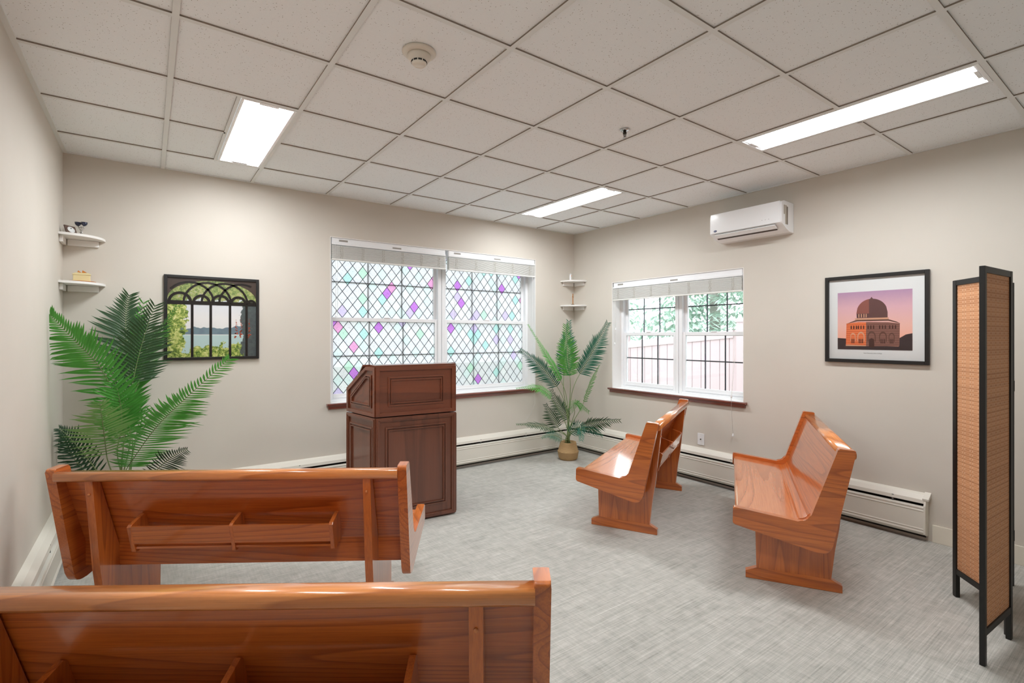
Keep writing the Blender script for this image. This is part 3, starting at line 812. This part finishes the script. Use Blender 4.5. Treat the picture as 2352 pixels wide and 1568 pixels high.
FR1 = [
 ([(-0.204, -0.035, 0.863), (-0.327, -0.13, 1.198), (-0.453, -0.2, 1.389), (-0.560, -0.221, 1.542)],0.21,-15,0),
 ([(-0.15, 0.136, 1.043), (-0.217, 0.284, 1.419), (-0.199, 0.296, 1.711)],0.25,0,2),
 ([(-0.174, 0.005, 1.096), (-0.125, -0.006, 1.354), (-0.05, -0.049, 1.63)],0.22,10,2),
 ([(-0.136, 0.101, 1.12), (-0.049, 0.099, 1.377), (0.074, 0.021, 1.63)],0.13,60,0),
 ([(-0.306, -0.084, 0.648), (-0.314, -0.264, 0.867), (-0.322, -0.407, 1.023)],0.22,5,3),
 ([(-0.188, 0.077, 0.765), (-0.196, 0.145, 1.07), (-0.113, 0.109, 1.661)],0.19,-30,0),
 ([(-0.198, -0.039, 0.545), (-0.058, -0.266, 0.81), (0.093, -0.464, 1.011), (0.32, -0.668, 1.273)],0.21,28,0),
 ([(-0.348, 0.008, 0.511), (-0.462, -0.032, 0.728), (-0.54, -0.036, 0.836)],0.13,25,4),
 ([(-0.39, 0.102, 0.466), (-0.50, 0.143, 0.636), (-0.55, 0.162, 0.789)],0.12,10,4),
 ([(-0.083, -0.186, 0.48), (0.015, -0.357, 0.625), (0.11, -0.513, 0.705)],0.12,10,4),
 ([(-0.251, 0.036, 0.698), (-0.234, -0.075, 0.949), (-0.306, -0.084, 1.264)],0.2,20,0)]
def palm(bx, by, fr, label, r, h, seed):
    root = empty('potted_palm', (bx, by, 0), 0, label, 'potted plant')
    p = MB(); p.lathe([(0, .001), (r*.78, .001), (r*.90, h*.12), (r*.97, h*.40), (r*1.0, h*.44), (r*.99, h*.50), (r*.94, h*.52), (r*.82, h*.78), (r*.76, h*.97), (r*.76, h), (r*.71, h), (r*.70, h*.86), (0, h*.86)], 48)
    p.build('basket_pot', M['basket'], root, False)
    s = MB(); s.lathe([(0, h*.90), (r*.4, h*.89), (r*.69, h*.86), (0, h*.84)], 24); s.build('moss', plain('moss', rgb(88, 84, 50), .9, var=.4, scale=90, bump=1), root)
    rng = random.Random(seed)
    for pts, L, t, m in fr:
        a = rng.uniform(0, 6.28); rr = r*.3*rng.random()
        q = [tuple(Vector(x)-Vector((bx, by, 0))) for x in pts]
        # frond() clamps in world space, so build in world and move
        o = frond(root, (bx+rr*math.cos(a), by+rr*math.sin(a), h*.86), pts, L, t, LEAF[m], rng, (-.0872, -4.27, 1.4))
        for v in o.data.vertices: v.co -= Vector((bx, by, 0))
    return root
palm(3.80, .05, FR2, 'potted palm in a woven basket in the corner between the windows', .122, .20, 3)
palm(-.24, -.02, FR1, 'tall palm in the left corner behind the pew, under the corner shelves', .14, .24, 9)

# ================================================================ CORNER SHELVES + ORNAMENTS
def shelf(label, loc, rz, r=.232):
    """corner at origin, walls along +x and +y, quarter disc"""
    root = empty('corner_shelf', loc, rz, label, 'shelf', 'white corner shelves')
    n = 20; poly = [(0, 0)]+[(r*math.cos(math.pi/2*k/n)**.9 if k < n else 0, r*math.sin(math.pi/2*k/n)**.9 if k else 0) for k in range(n+1)]
    b = MB(); b.prism(poly, -.016, 0, 'z', .004); b.build('board', M['white_paint'], root)
    for k in (0, 1):
        b = MB()
        if k == 0: b.box(.025, .195, .0005, .020, -.060, -.017, .003)
        else: b.box(.0005, .020, .025, .195, -.060, -.017, .003)
        b.build('cleat', M['white_paint'], root)
    return root
# left corner: walls along +x and -y -> rotate -90 ; right corner: walls along -x and -y -> rotate 180
ZL1, ZL2, ZR1, ZR2 = 2.108, 1.786, 2.098, 1.795
shelf('upper white corner shelf in the left corner, holding goblets', (LX, BY, ZL1), -math.pi/2)
shelf('lower white corner shelf in the left corner, holding the gold box', (LX, BY, ZL2), -math.pi/2)
shelf('upper white corner shelf in the far corner between the windows', (RX, BY, ZR1), math.pi)
shelf('lower white corner shelf in the far corner, holding the cross', (RX, BY, ZR2), math.pi)
GOLD = plain('cream_gold', rgb(224, 212, 164), .35, .1, var=.06); BLUEG = plain('dark_blue_glass', rgb(40, 46, 70), .12, .3, coat=.5)
SILV = plain('silver', rgb(205, 203, 200), .22, .8); AMB = plain('amber', rgb(196, 120, 44), .3)
g = empty('twin_goblets', (LX+.105, BY-.095, ZL1), -.6, 'two dark blue cups on entwined silver stems, on the upper left shelf', 'ornament')
b = MB(); b.lathe([(0, 0), (.018, 0), (.017, .004), (.006, .007), (.005, .012), (0, .012)], 20); b.build('base', GOLD, g, True)
for sx in (-1, 1):
    b = MB(); b.tube([(0, 0, .01), (sx*-.006, 0, .025), (sx*.008, .003, .045), (sx*.018, 0, .06), (sx*.020, 0, .072)], [.004, .005, .0045, .003, .003], 8)
    b.tube([(sx*.018, 0, .06), (sx*.004, .004, .066), (-sx*.004, 0, .055)], .0025, 6); b.build('stem', SILV, g)
    b = MB(); b.lathe([(0, .070), (.008, .072), (.017, .083), (.0195, .097), (.018, .097), (.015, .084), (0, .076)], 20, (sx*.021, 0, 0)); b.build('cup', BLUEG, g, True)
g = empty('small_picture_frame', (LX+.062, BY-.150, ZL1), .95, 'small dark frame with a white oval, leaning on the upper left shelf', 'picture frame')
tilt = Matrix.Rotation(-.32, 4, 'X')
b = MB(); b.box(-.042, .042, -.004, .004, 0, .060, .002, M=tilt); b.build('frame', plain('walnut_frame', rgb(84, 62, 52), .4), g)
b = MB(); b.lathe([(0, 0), (.026, 0), (.026, .001), (0, .001)], 24, M=tilt @ Matrix.Translation((0, -.0045, .031)) @ Matrix.Rotation(math.pi/2, 4, 'X') @ Matrix.Diagonal((1.1, .8, 1, 1))); b.build('oval_mat', M['mat'], g)
b = MB(); b.box(-.004, .004, .006, .03, 0, .042, M=None); b.build('easel', M['blackframe'], g)
g = empty('trinket_box', (LX+.108, BY-.092, ZL2), .06, 'pale gold lidded box with an amber bow, on the lower left shelf', 'box')
b = MB(); b.box(-.046, .046, -.028, .028, .010, .052, .003); b.box(-.048, .048, -.030, .030, .008, .014, .002); b.build('body', GOLD, g)
b = MB(); b.box(-.049, .049, -.031, .031, .050, .060, .003); b.box(-.04, .04, -.023, .023, .059, .066, .003); b.build('lid', GOLD, g)
b = MB(); b.prism([(0, .066), (.028, .070), (.004, .086)], -.003, .003, 'y', .001); b.prism([(0, .066), (-.018, .084), (-.024, .072)], -.003, .003, 'y', .001); b.build('bow', AMB, g)
g2 = empty('saucer', (LX+.108, BY-.092, ZL2), 0, 'thin amber plate under the gold box on the lower left shelf', 'plate')
b = MB(); b.lathe([(0, 0), (.05, 0), (.078, .006), (.079, .0075), (.05, .003), (0, .003)], 40); b.build('plate', AMB, g2, True)
g = empty('figurine', (RX-.135, BY-.085, ZR1), .6, 'tiny white arched figurine with an amber centre on the upper far shelf', 'figurine')
b = MB(); b.prism([(-.018, 0), (-.018, .03), (-.012, .05), (-.013, .068), (0, .088), (.013, .068), (.012, .05), (.018, .03), (.018, 0)], -.010, .010, 'y', .004); b.build('body', M['plastic'], g, True)
b = MB(); b.lathe([(0, 0), (.004, .004), (.0045, .014), (0, .026)], 12, (0, -.011, .048)); b.build('inset', AMB, g, True)
g = empty('standing_cross', (RX-.115, BY-.105, ZR2), .66, 'small wooden standing cross on the lower far corner shelf', 'cross')
WD = plain('light_brown_wood', rgb(176, 118, 66), .45, var=.15)
b = MB(); b.box(-.0065, .0065, -.005, .005, .010, .142, .0015); b.box(-.036, .036, -.0045, .0045, .097, .109, .0015); b.build('cross_bars', WD, g)
b = MB(); b.box(-.020, .020, -.014, .014, .006, .014, .002); b.box(-.032, .032, -.022, .022, 0, .007, .002); b.build('base', plain('brown_wood', rgb(110, 88, 60), .5), g)

# ================================================================ AIR CONDITIONER
ac = empty('air_conditioner', (RX, -1.925, 2.27), -math.pi/2, 'white wall-mounted split air conditioner above the pews', 'air conditioner')
W = .645   # local x -W/2..W/2 ; local y: 0 wall, negative into room
prof = [(-.001, .0), (-.06, .004), (-.12, .020), (-.165, .045), (-.200, .062), (-.208, .075), (-.206, .225), (-.196, .243), (-.17, .250), (-.001, .250)]
b = MB(); b.prism(rounded(prof, [0, 0, .03, .03, .01, .01, .015, .01, .01, 0]), -W/2, W/2, 'x', .008, seg=3); b.build('housing', M['plastic'], ac)
b = MB(); b.box(-W/2+.006, W/2-.012, -.213, -.204, .068, .245, .006); b.build('front_panel', M['plastic'], ac)
b = MB(); b.prism([(-.206, .058), (-.209, .052), (-.172, .028), (-.166, .030)], -W/2+.045, W/2-.055, 'x', .001); b.build('louver', M['plastic'], ac)
b = MB(); b.prism([(-.168, .034), (-.172, .026), (-.158, .018), (-.150, .024)], -W/2+.05, W/2-.06, 'x'); b.box(-W/2+.042, W/2-.052, -.2065, -.203, .059, .0605)
b.build('outlet_slot', plain('dark_slot', rgb(70, 58, 50), .6), ac)
b = MB(); b.box(W/2-.001, W/2+.0015, -.150, -.125, .06, .215, mi=0)
b.box(W/2-.001, W/2+.0015, -.175, -.155, .14, .215, mi=0); b.box(W/2-.001, W/2+.003, -.128, -.110, .06, .205, mi=1)
b.build('side_label', [plain('label_grey', rgb(176, 168, 156), .5, var=.2, scale=200), plain('label_dark', rgb(130, 122, 112), .5, var=.25, scale=150)], ac)
b = MB(); b.lathe([(0, 0), (.016, 0), (.016, .0012), (0, .0012)], 28, M=Matrix.Translation((-W/2+.055, -.213, .090)) @ Matrix.Rotation(math.pi/2, 4, 'X') @ Matrix.Diagonal((1, .55, 1, 1)))
lg = b.build('badge', plain('badge_blue', rgb(44, 58, 110), .3), ac)
text_mesh('Carrier', .0085, M['plastic'], 'badge_lettering', ac, (-W/2+.055, -.2145, .090), (math.pi/2, 0, 0))
for k in range(3): b = MB(); b.box(.16+k*.028, .165+k*.028, -.2137, -.212, .108, .112); b.build('indicator', M['grey'], ac)

# ================================================================ WALL PLATE
wp = empty('wall_plate', (RX, -1.371, .408), -math.pi/2, 'white cable wall plate above the heater under the window', 'wall plate')
b = MB(); b.box(-.036, .036, -.006, -.0005, -.056, .056, .002); b.build('plate', M['plastic'], wp)
b = MB(); b.lathe([(0, 0), (.0055, 0), (.0055, .009), (.003, .009), (0, .004)], 12, M=Matrix.Translation((0, -.006, .0)) @ Matrix.Rotation(math.pi/2, 4, 'X')); b.build('jack', M['brass'], wp)
for z in (-.042, .042): b = MB(); b.lathe([(0, 0), (.003, 0), (.002, .001), (0, .001)], 10, M=Matrix.Translation((0, -.006, z)) @ Matrix.Rotation(math.pi/2, 4, 'X')); b.build('screw', M['plastic2'], wp)

# ================================================================ PICTURES
def frame_mb(w, h, fw, d):
    b = MB(); b.box(-w/2, -w/2+fw, -d, -.001, -h/2, h/2, .002); b.box(w/2-fw, w/2, -d, -.001, -h/2, h/2, .002)
    b.box(-w/2+fw, w/2-fw, -d, -.001, -h/2, -h/2+fw, .002); b.box(-w/2+fw, w/2-fw, -d, -.001, h/2-fw, h/2, .002); return b
def pm(name, c, rough=.25): return plain(name, c, rough, var=.02)
def pgl():
    m = N('picture_glazing'); m.t.nodes.remove(m.b)
    tr = m.n('ShaderNodeBsdfTransparent'); gl = m.n('ShaderNodeBsdfGlossy'); gl.inputs['Roughness'].default_value = .03
    fr = m.n('ShaderNodeFresnel'); fr.inputs[0].default_value = 1.2
    mx = m.n('ShaderNodeMixShader'); m.l(m.math('MULTIPLY', fr.outputs[0], .6), mx.inputs[0])
    m.l(tr.outputs[0], mx.inputs[1]); m.l(gl.outputs[0], mx.inputs[2]); m.l(mx.outputs[0], m.o.inputs[0]); return m.m
M['pgl'] = pgl()
def picglass(root, w, h, y):
    b = MB(); b.quad((-w/2, y, -h/2), (w/2, y, -h/2), (w/2, y, h/2), (-w/2, y, h/2)); o = b.build('glazing', M['pgl'], root); return o
# left: dark arcade over a bright landscape (generic)
pl = empty('framed_picture', (.334, BY, 1.556), 0, 'black framed picture of a garden seen through dark columns, beside the left palm', 'picture')
pw, ph = .655, .662
frame_mb(pw, ph, .022, .024).build('frame', M['blackframe'], pl)
iw, ih = pw-.044, ph-.044
def landscape():
    m = N('garden_print'); v = m.coords((1, 1, 1)); sp = m.n('ShaderNodeSeparateXYZ'); m.l(v, sp.inputs[0]); x, z = sp.outputs[0], sp.outputs[2]
    n1 = m.noise(v, 14, 4, .7); n2 = m.noise(v, 45, 4, .7, .6)
    sky = m.ramp(m.math('ADD', m.math('MULTIPLY', z, 1.5), .5), [(0, rgb(246, 246, 244)), (.5, rgb(246, 244, 244)), (1, rgb(190, 210, 234))])
    lake = m.mix(m.math('LESS_THAN', z, -.135), sky, rgb(196, 222, 222))
    hh = m.math('ADD', -.075, m.math('MULTIPLY', m.math('SUBTRACT', m.noise(m.coords((1, 0, 0)), 9, 2), .5), .12))
    hill = m.math('MULTIPLY', m.math('LESS_THAN', z, hh), m.math('GREATER_THAN', z, -.13))
    c = m.mix(hill, lake, m.mix(n1, rgb(96, 108, 128), rgb(140, 168, 176)))
    fol = m.ramp(n2, [(.3, rgb(44, 70, 26)), (.45, rgb(120, 150, 62)), (.54, rgb(196, 206, 110)), (.66, rgb(240, 238, 176))])
    bot = m.math('LESS_THAN', z, m.math('ADD', m.math('ADD', -.36, m.math('MULTIPLY', n1, .28)), m.math('MULTIPLY', x, .12)))
    c = m.mix(bot, c, fol)
    lt = m.math('LESS_THAN', m.math('ADD', x, m.math('MULTIPLY', n1, -.22)), -.30); c = m.mix(lt, c, fol)
    rt = m.math('GREATER_THAN', m.math('ADD', x, m.math('MULTIPLY', n1, .22)), .30); c = m.mix(rt, c, m.mix(n2, rgb(40, 46, 54), rgb(110, 122, 120)))
    top = m.math('GREATER_THAN', m.math('ADD', z, m.math('MULTIPLY', n1, .26)), .27); c = m.mix(top, c, m.ramp(n2, [(.3, rgb(60, 84, 48)), (.5, rgb(140, 160, 90)), (.62, rgb(196, 190, 130)), (.7, rgb(150, 176, 216))]))
    m.set(c, .3, 0, .2); return m.m
b = MB(); b.box(-iw/2, iw/2, -.010, -.003, -ih/2, ih/2); b.build('print', landscape(), pl)
DK = pm('print_dark_column', rgb(34, 28, 26)); DK2 = pm('print_dark_spandrel', rgb(78, 66, 60))
b = MB()
cols = [-.285, -.145, -.02, .115, .235]
for cx in cols[1:]: b.box(cx-.009, cx+.009, -.0125, -.0102, -ih/2, .125)
b.box(-iw/2, iw/2, -.0124, -.0102, .105, .135)
# simple round arches: ring segments between columns, spandrel above
for a0, a1 in zip([-iw/2]+cols[1:], cols[1:]+[iw/2]):
    cxm, rr = (a0+a1)/2, (a1-a0)/2
    for k in range(12):
        t0, t1 = math.pi*k/12, math.pi*(k+1)/12
        b.prism([(cxm+rr*math.cos(t0), .125+rr*math.sin(t0)), (cxm+rr*math.cos(t1), .125+rr*math.sin(t1)), (cxm+(rr-.020)*math.cos(t1), .125+(rr-.020)*math.sin(t1)), (cxm+(rr-.020)*math.cos(t0), .125+(rr-.020)*math.sin(t0))], -.0126, -.0103, 'y')
for c0, r0 in ((-.16, .17), (-.04, .17), (.08, .17), (.2, .17)):
    for k in range(14):
        t0, t1 = math.pi*k/14, math.pi*(k+1)/14
        P_ = [(c0+a_*math.cos(t_), .12+a_*math.sin(t_)) for a_, t_ in ((r0, t0), (r0, t1), (r0-.016, t1), (r0-.016, t0))]
        if max(abs(p_[0]) for p_ in P_) < iw/2-.002 and max(p_[1] for p_ in P_) < ih/2-.002: b.prism(P_, -.0125, -.0104, 'y')
b.build('print_columns', DK, pl)
b = MB(); top_ = ih/2
n = 24; big = [(-iw/2, .16)]
for k in range(n+1):
    t = math.pi*(1-k/n); big.append((-.0+iw/2*math.cos(t)*1.0, .15+.15*math.sin(t)))
big += [(iw/2, .16), (iw/2, top_), (-iw/2, top_)]
b.prism(big[1:-3]+[(iw/2, top_), (-iw/2, top_)], -.0122, -.0103, 'y'); b.build('print_arch', DK2, pl)
b = MB(); rng = random.Random(4)
for cx in (.16, .195, .255):
    for k in range(26):
        z = -.15+.15*k/26+rng.uniform(-.01, .01); xx = cx+rng.uniform(-.012, .012)*(1-k/30); r_ = .006*(1-k/36)
        b.lathe([(0, 0), (r_, 0), (r_, .0008), (0, .0008)], 6, M=Matrix.Translation((xx, -.0101, z)) @ Matrix.Rotation(math.pi/2, 4, 'X'))
b.build('print_flowers', pm('print_red', rgb(196, 84, 52)), pl)
picglass(pl, iw, ih, -.017)
# right: domed round building at dusk
pr_ = empty('framed_picture', (RX, -2.8265, 1.543), -math.pi/2, 'black framed photograph of a domed round building at dusk, with a white mat', 'picture')
pw, ph = .661, .662
frame_mb(pw, ph, .026, .026).build('frame', M['blackframe'], pr_)
b = MB(); b.box(-pw/2+.024, pw/2-.024, -.008, -.002, -ph/2+.024, ph/2-.024); b.build('mat', M['mat'], pr_)
px0, px1, pz0, pz1 = -.245, .232, -.232, .205
def dusk():
    m = N('dusk_sky_print'); v = m.coords(); sp = m.n('ShaderNodeSeparateXYZ'); m.l(v, sp.inputs[0])
    f = m.math('DIVIDE', m.math('SUBTRACT', sp.outputs[2], pz0), pz1-pz0)
    f = m.math('ADD', f, m.math('MULTIPLY', m.noise(v, 60, 2), .04))
    m.set(m.ramp(f, [(.15, rgb(246, 176, 150)), (.45, rgb(238, 186, 174)), (.75, rgb(222, 176, 186)), (1, rgb(182, 146, 176))]), .35); return m.m
b = MB(); b.box(px0, px1, -.0090, -.0078, pz0, pz1); b.build('print', dusk(), pr_)
def facade(name, c1, c2): 
    m = N(name); v = m.coords(); sp = m.n('ShaderNodeSeparateXYZ'); m.l(v, sp.inputs[0])
    s_ = m.math('GREATER_THAN', m.math('FRACT', m.math('MULTIPLY', sp.outputs[2], 60.0)), .72); n_ = m.noise(v, 160, 3, .7)
    m.set(m.mix(m.math('ADD', m.math('MULTIPLY', s_, .5), m.math('MULTIPLY', n_, .45)), c1, c2), .4); return m.m
SUN = facade('print_brick_sunlit', rgb(206, 84, 36), rgb(246, 146, 92)); SHD = facade('print_brick_shaded', rgb(108, 66, 56), rgb(150, 104, 90))
RF = pm('print_roof', rgb(98, 66, 56)); DM1 = pm('print_dome_lit', rgb(140, 82, 72)); DM2 = pm('print_dome_shade', rgb(96, 64, 62)); WDK = pm('print_window_dark', rgb(70, 38, 32)); CRM = pm('print_trim', rgb(214, 160, 130)); GRD = pm('print_ground', rgb(58, 42, 44))
# coordinates taken in a 1000-wide print space
def q(u, v_): return (px0+(px1-px0)*u, pz0+(pz1-pz0)*v_)
b = MB(); y = -.0100
def lay(pts, mi, k): b.prism([q(*p) for p in pts], -.0092-.00025*k, -.0090, 'y', mi=mi)
lay([(0, 0), (1, 0), (1, .06), (0, .08)], 7, 1)
lay([(0, .05), (.13, .05), (.13, .19), (0, .20)], 7, 2); lay([(.83, .04), (1, .04), (1, .28), (.92, .26), (.84, .20)], 7, 2)
lay([(.12, .06), (.405, .06), (.405, .47), (.30, .475), (.13, .455)], 0, 3)
lay([(.405, .06), (.84, .07), (.845, .44), (.70, .465), (.405, .475)], 1, 3)
lay([(.12, .445), (.28, .49), (.70, .49), (.855, .44), (.80, .475), (.70, .515), (.56, .54), (.40, .54), (.26, .51)], 2, 4)
lay([(.255, .515), (.70, .515), (.705, .545), (.25, .54)], 6, 5)
lay([(.275, .545), (.44, .545), (.44, .635), (.272, .63)], 4, 5); lay([(.44, .545), (.69, .545), (.69, .64), (.44, .64)], 4, 5)
def dome(u0, u1, full0, full1, mi, k):
    pts = []; c, r_ = (full0+full1)/2, (full1-full0)/2
    nn = 14
    for i in range(nn+1):
        u = u0+(u1-u0)*i/nn; h_ = math.sqrt(max(0, 1-((u-c)/r_)**2)); pts.append((u, .635+.235*h_))
    lay([(u0, .62)]+pts+[(u1, .62)], mi, k)
dome(.272, .445, .272, .69, 3, 6); dome(.445, .69, .272, .69, 4, 6)
lay([(.452, .855), (.478, .90), (.508, .855)], 4, 7)
for u in (.30, .335, .37, .40): lay([(u, .555), (u+.012, .555), (u+.012, .615), (u, .615)], 6, 8)
for u in (.50, .56, .62, .66): lay([(u, .555), (u+.010, .555), (u+.010, .62), (u, .62)], 2, 8)
for g0 in (.19, .29, .425, .58, .71):
    for k in range(3):
        u = g0+k*.037; lay([(u, .355), (u+.016, .355), (u+.016, .405), (u+.008, .418), (u, .405)], 5, 8)
for g0, w_ in ((.185, .075), (.285, .10), (.425, .11), (.58, .10), (.705, .075)):
    c = g0+w_/2; arc = [(c+w_/2*math.cos(math.pi*k/10), .225+w_*.85*math.sin(math.pi*k/10)) for k in range(11)]
    lay([(c+w_/2, .14)]+arc+[(c-w_/2, .14)], 6 if g0 < .4 else 2, 7)
    arc = [(c+w_*.38*math.cos(math.pi*k/10), .22+w_*.62*math.sin(math.pi*k/10)) for k in range(11)]
    lay([(c+w_*.38, .12)]+arc+[(c-w_*.38, .12)], 0 if g0 < .4 else 1, 8)
    for k in range(3):
        u = c-w_*.3+k*w_*.23; lay([(u, .11), (u+w_*.13, .11), (u+w_*.13, .185), (u, .185)], 5, 9)
lay([(.445, .045), (.515, .045), (.515, .17), (.48, .20), (.445, .17)], 5, 10)
lay([(.12, .06), (.405, .06), (.405, .075), (.12, .085)], 6, 9)
lay([(.84, .03), (.90, .03), (.91, .14), (.87, .19), (.85, .12)], 7, 9)
b.build('print_building', [SUN, SHD, RF, DM1, DM2, WDK, CRM, GRD], pr_)
text_mesh('Nott Memorial, Union College', .0095, pm('caption_ink', rgb(70, 70, 72)), 'caption', pr_, (-.01, -.0083, -.258), (math.pi/2, 0, 0))
picglass(pr_, pw-.05, ph-.05, -.019)

# ================================================================ FOLDING SCREEN
SC = [(2.790, -3.709), (3.172, -3.735), (3.463, -3.464), (3.868, -3.632)]
scr = empty('folding_screen', (SC[1][0], SC[1][1], 0), 0, 'tall black folding screen with woven reed panels at the right edge', 'folding screen')
SH = 1.715
for i, (p0, p1) in enumerate(zip(SC, SC[1:])):
    d = Vector((p1[0]-p0[0], p1[1]-p0[1])); l = d.length-.006; an = math.atan2(d.y, d.x)
    b = MB(); t = .010; sw = .026
    b.box(0.003, sw, -t, t, 0, SH, .0015); b.box(l-sw, l, -t, t, 0, SH, .0015)
    b.box(sw, l-sw, -t*.9, t*.9, SH-.028, SH, .0015); b.box(sw, l-sw, -t*.9, t*.9, .125, .155, .0015)
    o = b.build('panel_frame', M['black'], scr); o.location = (p0[0]-SC[1][0], p0[1]-SC[1][1], 0); o.rotation_euler = (0, 0, an)
    b = MB(); b.box(sw-.004, l-sw+.004, -.003, .003, .150, SH-.024); w_ = b.build('woven_panel', M['weave'], o)
for z in (.25, 1.10): b = MB(); b.box(.704, .712, .098, .106, z, z+.06); b.build('hinge', M['chrome'], scr)

# ================================================================ OUTSIDE
b = MB(); b.box(-8, 24, BY+WT+.02, 24, -.42, -.30); b.box(RX+WT+.02, 24, -12, BY+WT+.02, -.42, -.30)
struct(b, 'ground', plain('lawn', rgb(170, 178, 162), .9, var=.3, scale=4))
fn = empty('vinyl_fence', (7.6, 0, -.3), 0, 'pinkish vinyl board fence outside the small window', 'fence')
FP = plain('fence_vinyl', rgb(180, 160, 163), .55, var=.04, scale=2)
def ftop(y): return 1.57-.09*(y-.2)+.3
b = MB(); y = -3.0
while y < 5.0:
    b.prism([(y+.004, .02), (y+.171, .02), (y+.171, ftop(y+.17)-.06), (y+.004, ftop(y)-.06)], -.015, .015, 'x', .003); y += .175
b.build('boards', FP, fn)
for ya in (-3.0, .17-2.6+2.6, 2.6):
    yb = ya+2.42 if ya > -1 else .05
    b = MB(); b.prism([(ya+.08, ftop(ya)-.06), (yb, ftop(yb)-.06), (yb, ftop(yb)-.19), (ya+.08, ftop(ya)-.19)], -.035, .035, 'x', .003); b.build('rail', FP, fn)
for yp in (-3.0, .12, 2.55, 5.0):
    b = MB(); b.box(-.06, .06, yp-.06, yp+.06, 0, ftop(yp)+.06, .004); b.prism([(yp-.075, ftop(yp)+.06), (yp+.075, ftop(yp)+.06), (yp+.05, ftop(yp)+.10), (yp-.05, ftop(yp)+.10)], -.07, .07, 'x'); b.build('post', FP, fn)
def conifer(x, y, h, r, label, seed):
    root = empty('conifer', (x, y, -.3), 0, label, 'tree', 'conifers beyond the fence')
    rng = random.Random(seed)
    t = MB(); t.tube([(0, 0, 0), (0, 0, h*.5), (0, 0, h*.95)], [.16, .10, .02], 10); t.build('trunk', plain('bark', rgb(170, 164, 158), .9, var=.3), root)
    b = MB(); z = .5
    while z < h:
        k = int(13*(1-z/h))+4
        for q in range(k):
            a = rng.uniform(0, 6.283); rr = r*(1-z/h)**.4*rng.uniform(.75, 1.1)
            d = Vector((math.cos(a), math.sin(a), 0)); s = Vector((-math.sin(a), math.cos(a), 0))
            for u_ in [j/9 for j in range(2, 10)]:
                p = d*rr*u_+Vector((0, 0, z+.25*u_-.55*u_*u_*rr/1.6))
                for sg in (-1, 1):
                    for m_ in range(3):
                        dd = (s*sg*rng.uniform(.5, 1)+d*rng.uniform(.2, .8)+Vector((0, 0, rng.uniform(-.7, .15)))).normalized()
                        ll = rng.uniform(.16, .30); wv = dd.cross(Vector((0, 0, 1))).normalized()*.03
                        try: b.bm.faces.new([b.bm.verts.new(p+wv*.4), b.bm.verts.new(p+dd*ll*.6+wv), b.bm.verts.new(p+dd*ll), b.bm.verts.new(p+dd*ll*.6-wv), b.bm.verts.new(p-wv*.4)])
                        except ValueError: pass
        z += .17
    b.build('foliage', CF, root)
CF = leaf('conifer_needles', rgb(176, 198, 184), rgb(222, 236, 226))
conifer(10.3, 2.3, 5.8, 2.15, 'pale green conifer beyond the fence, left part of the small window', 1)
conifer(10.2, -2.1, 5.8, 2.1, 'pale green conifer beyond the fence, right part of the small window', 2)
conifer(10.8, 6.9, 5.8, 2.15, 'pale green conifer beyond the far end of the fence', 5)
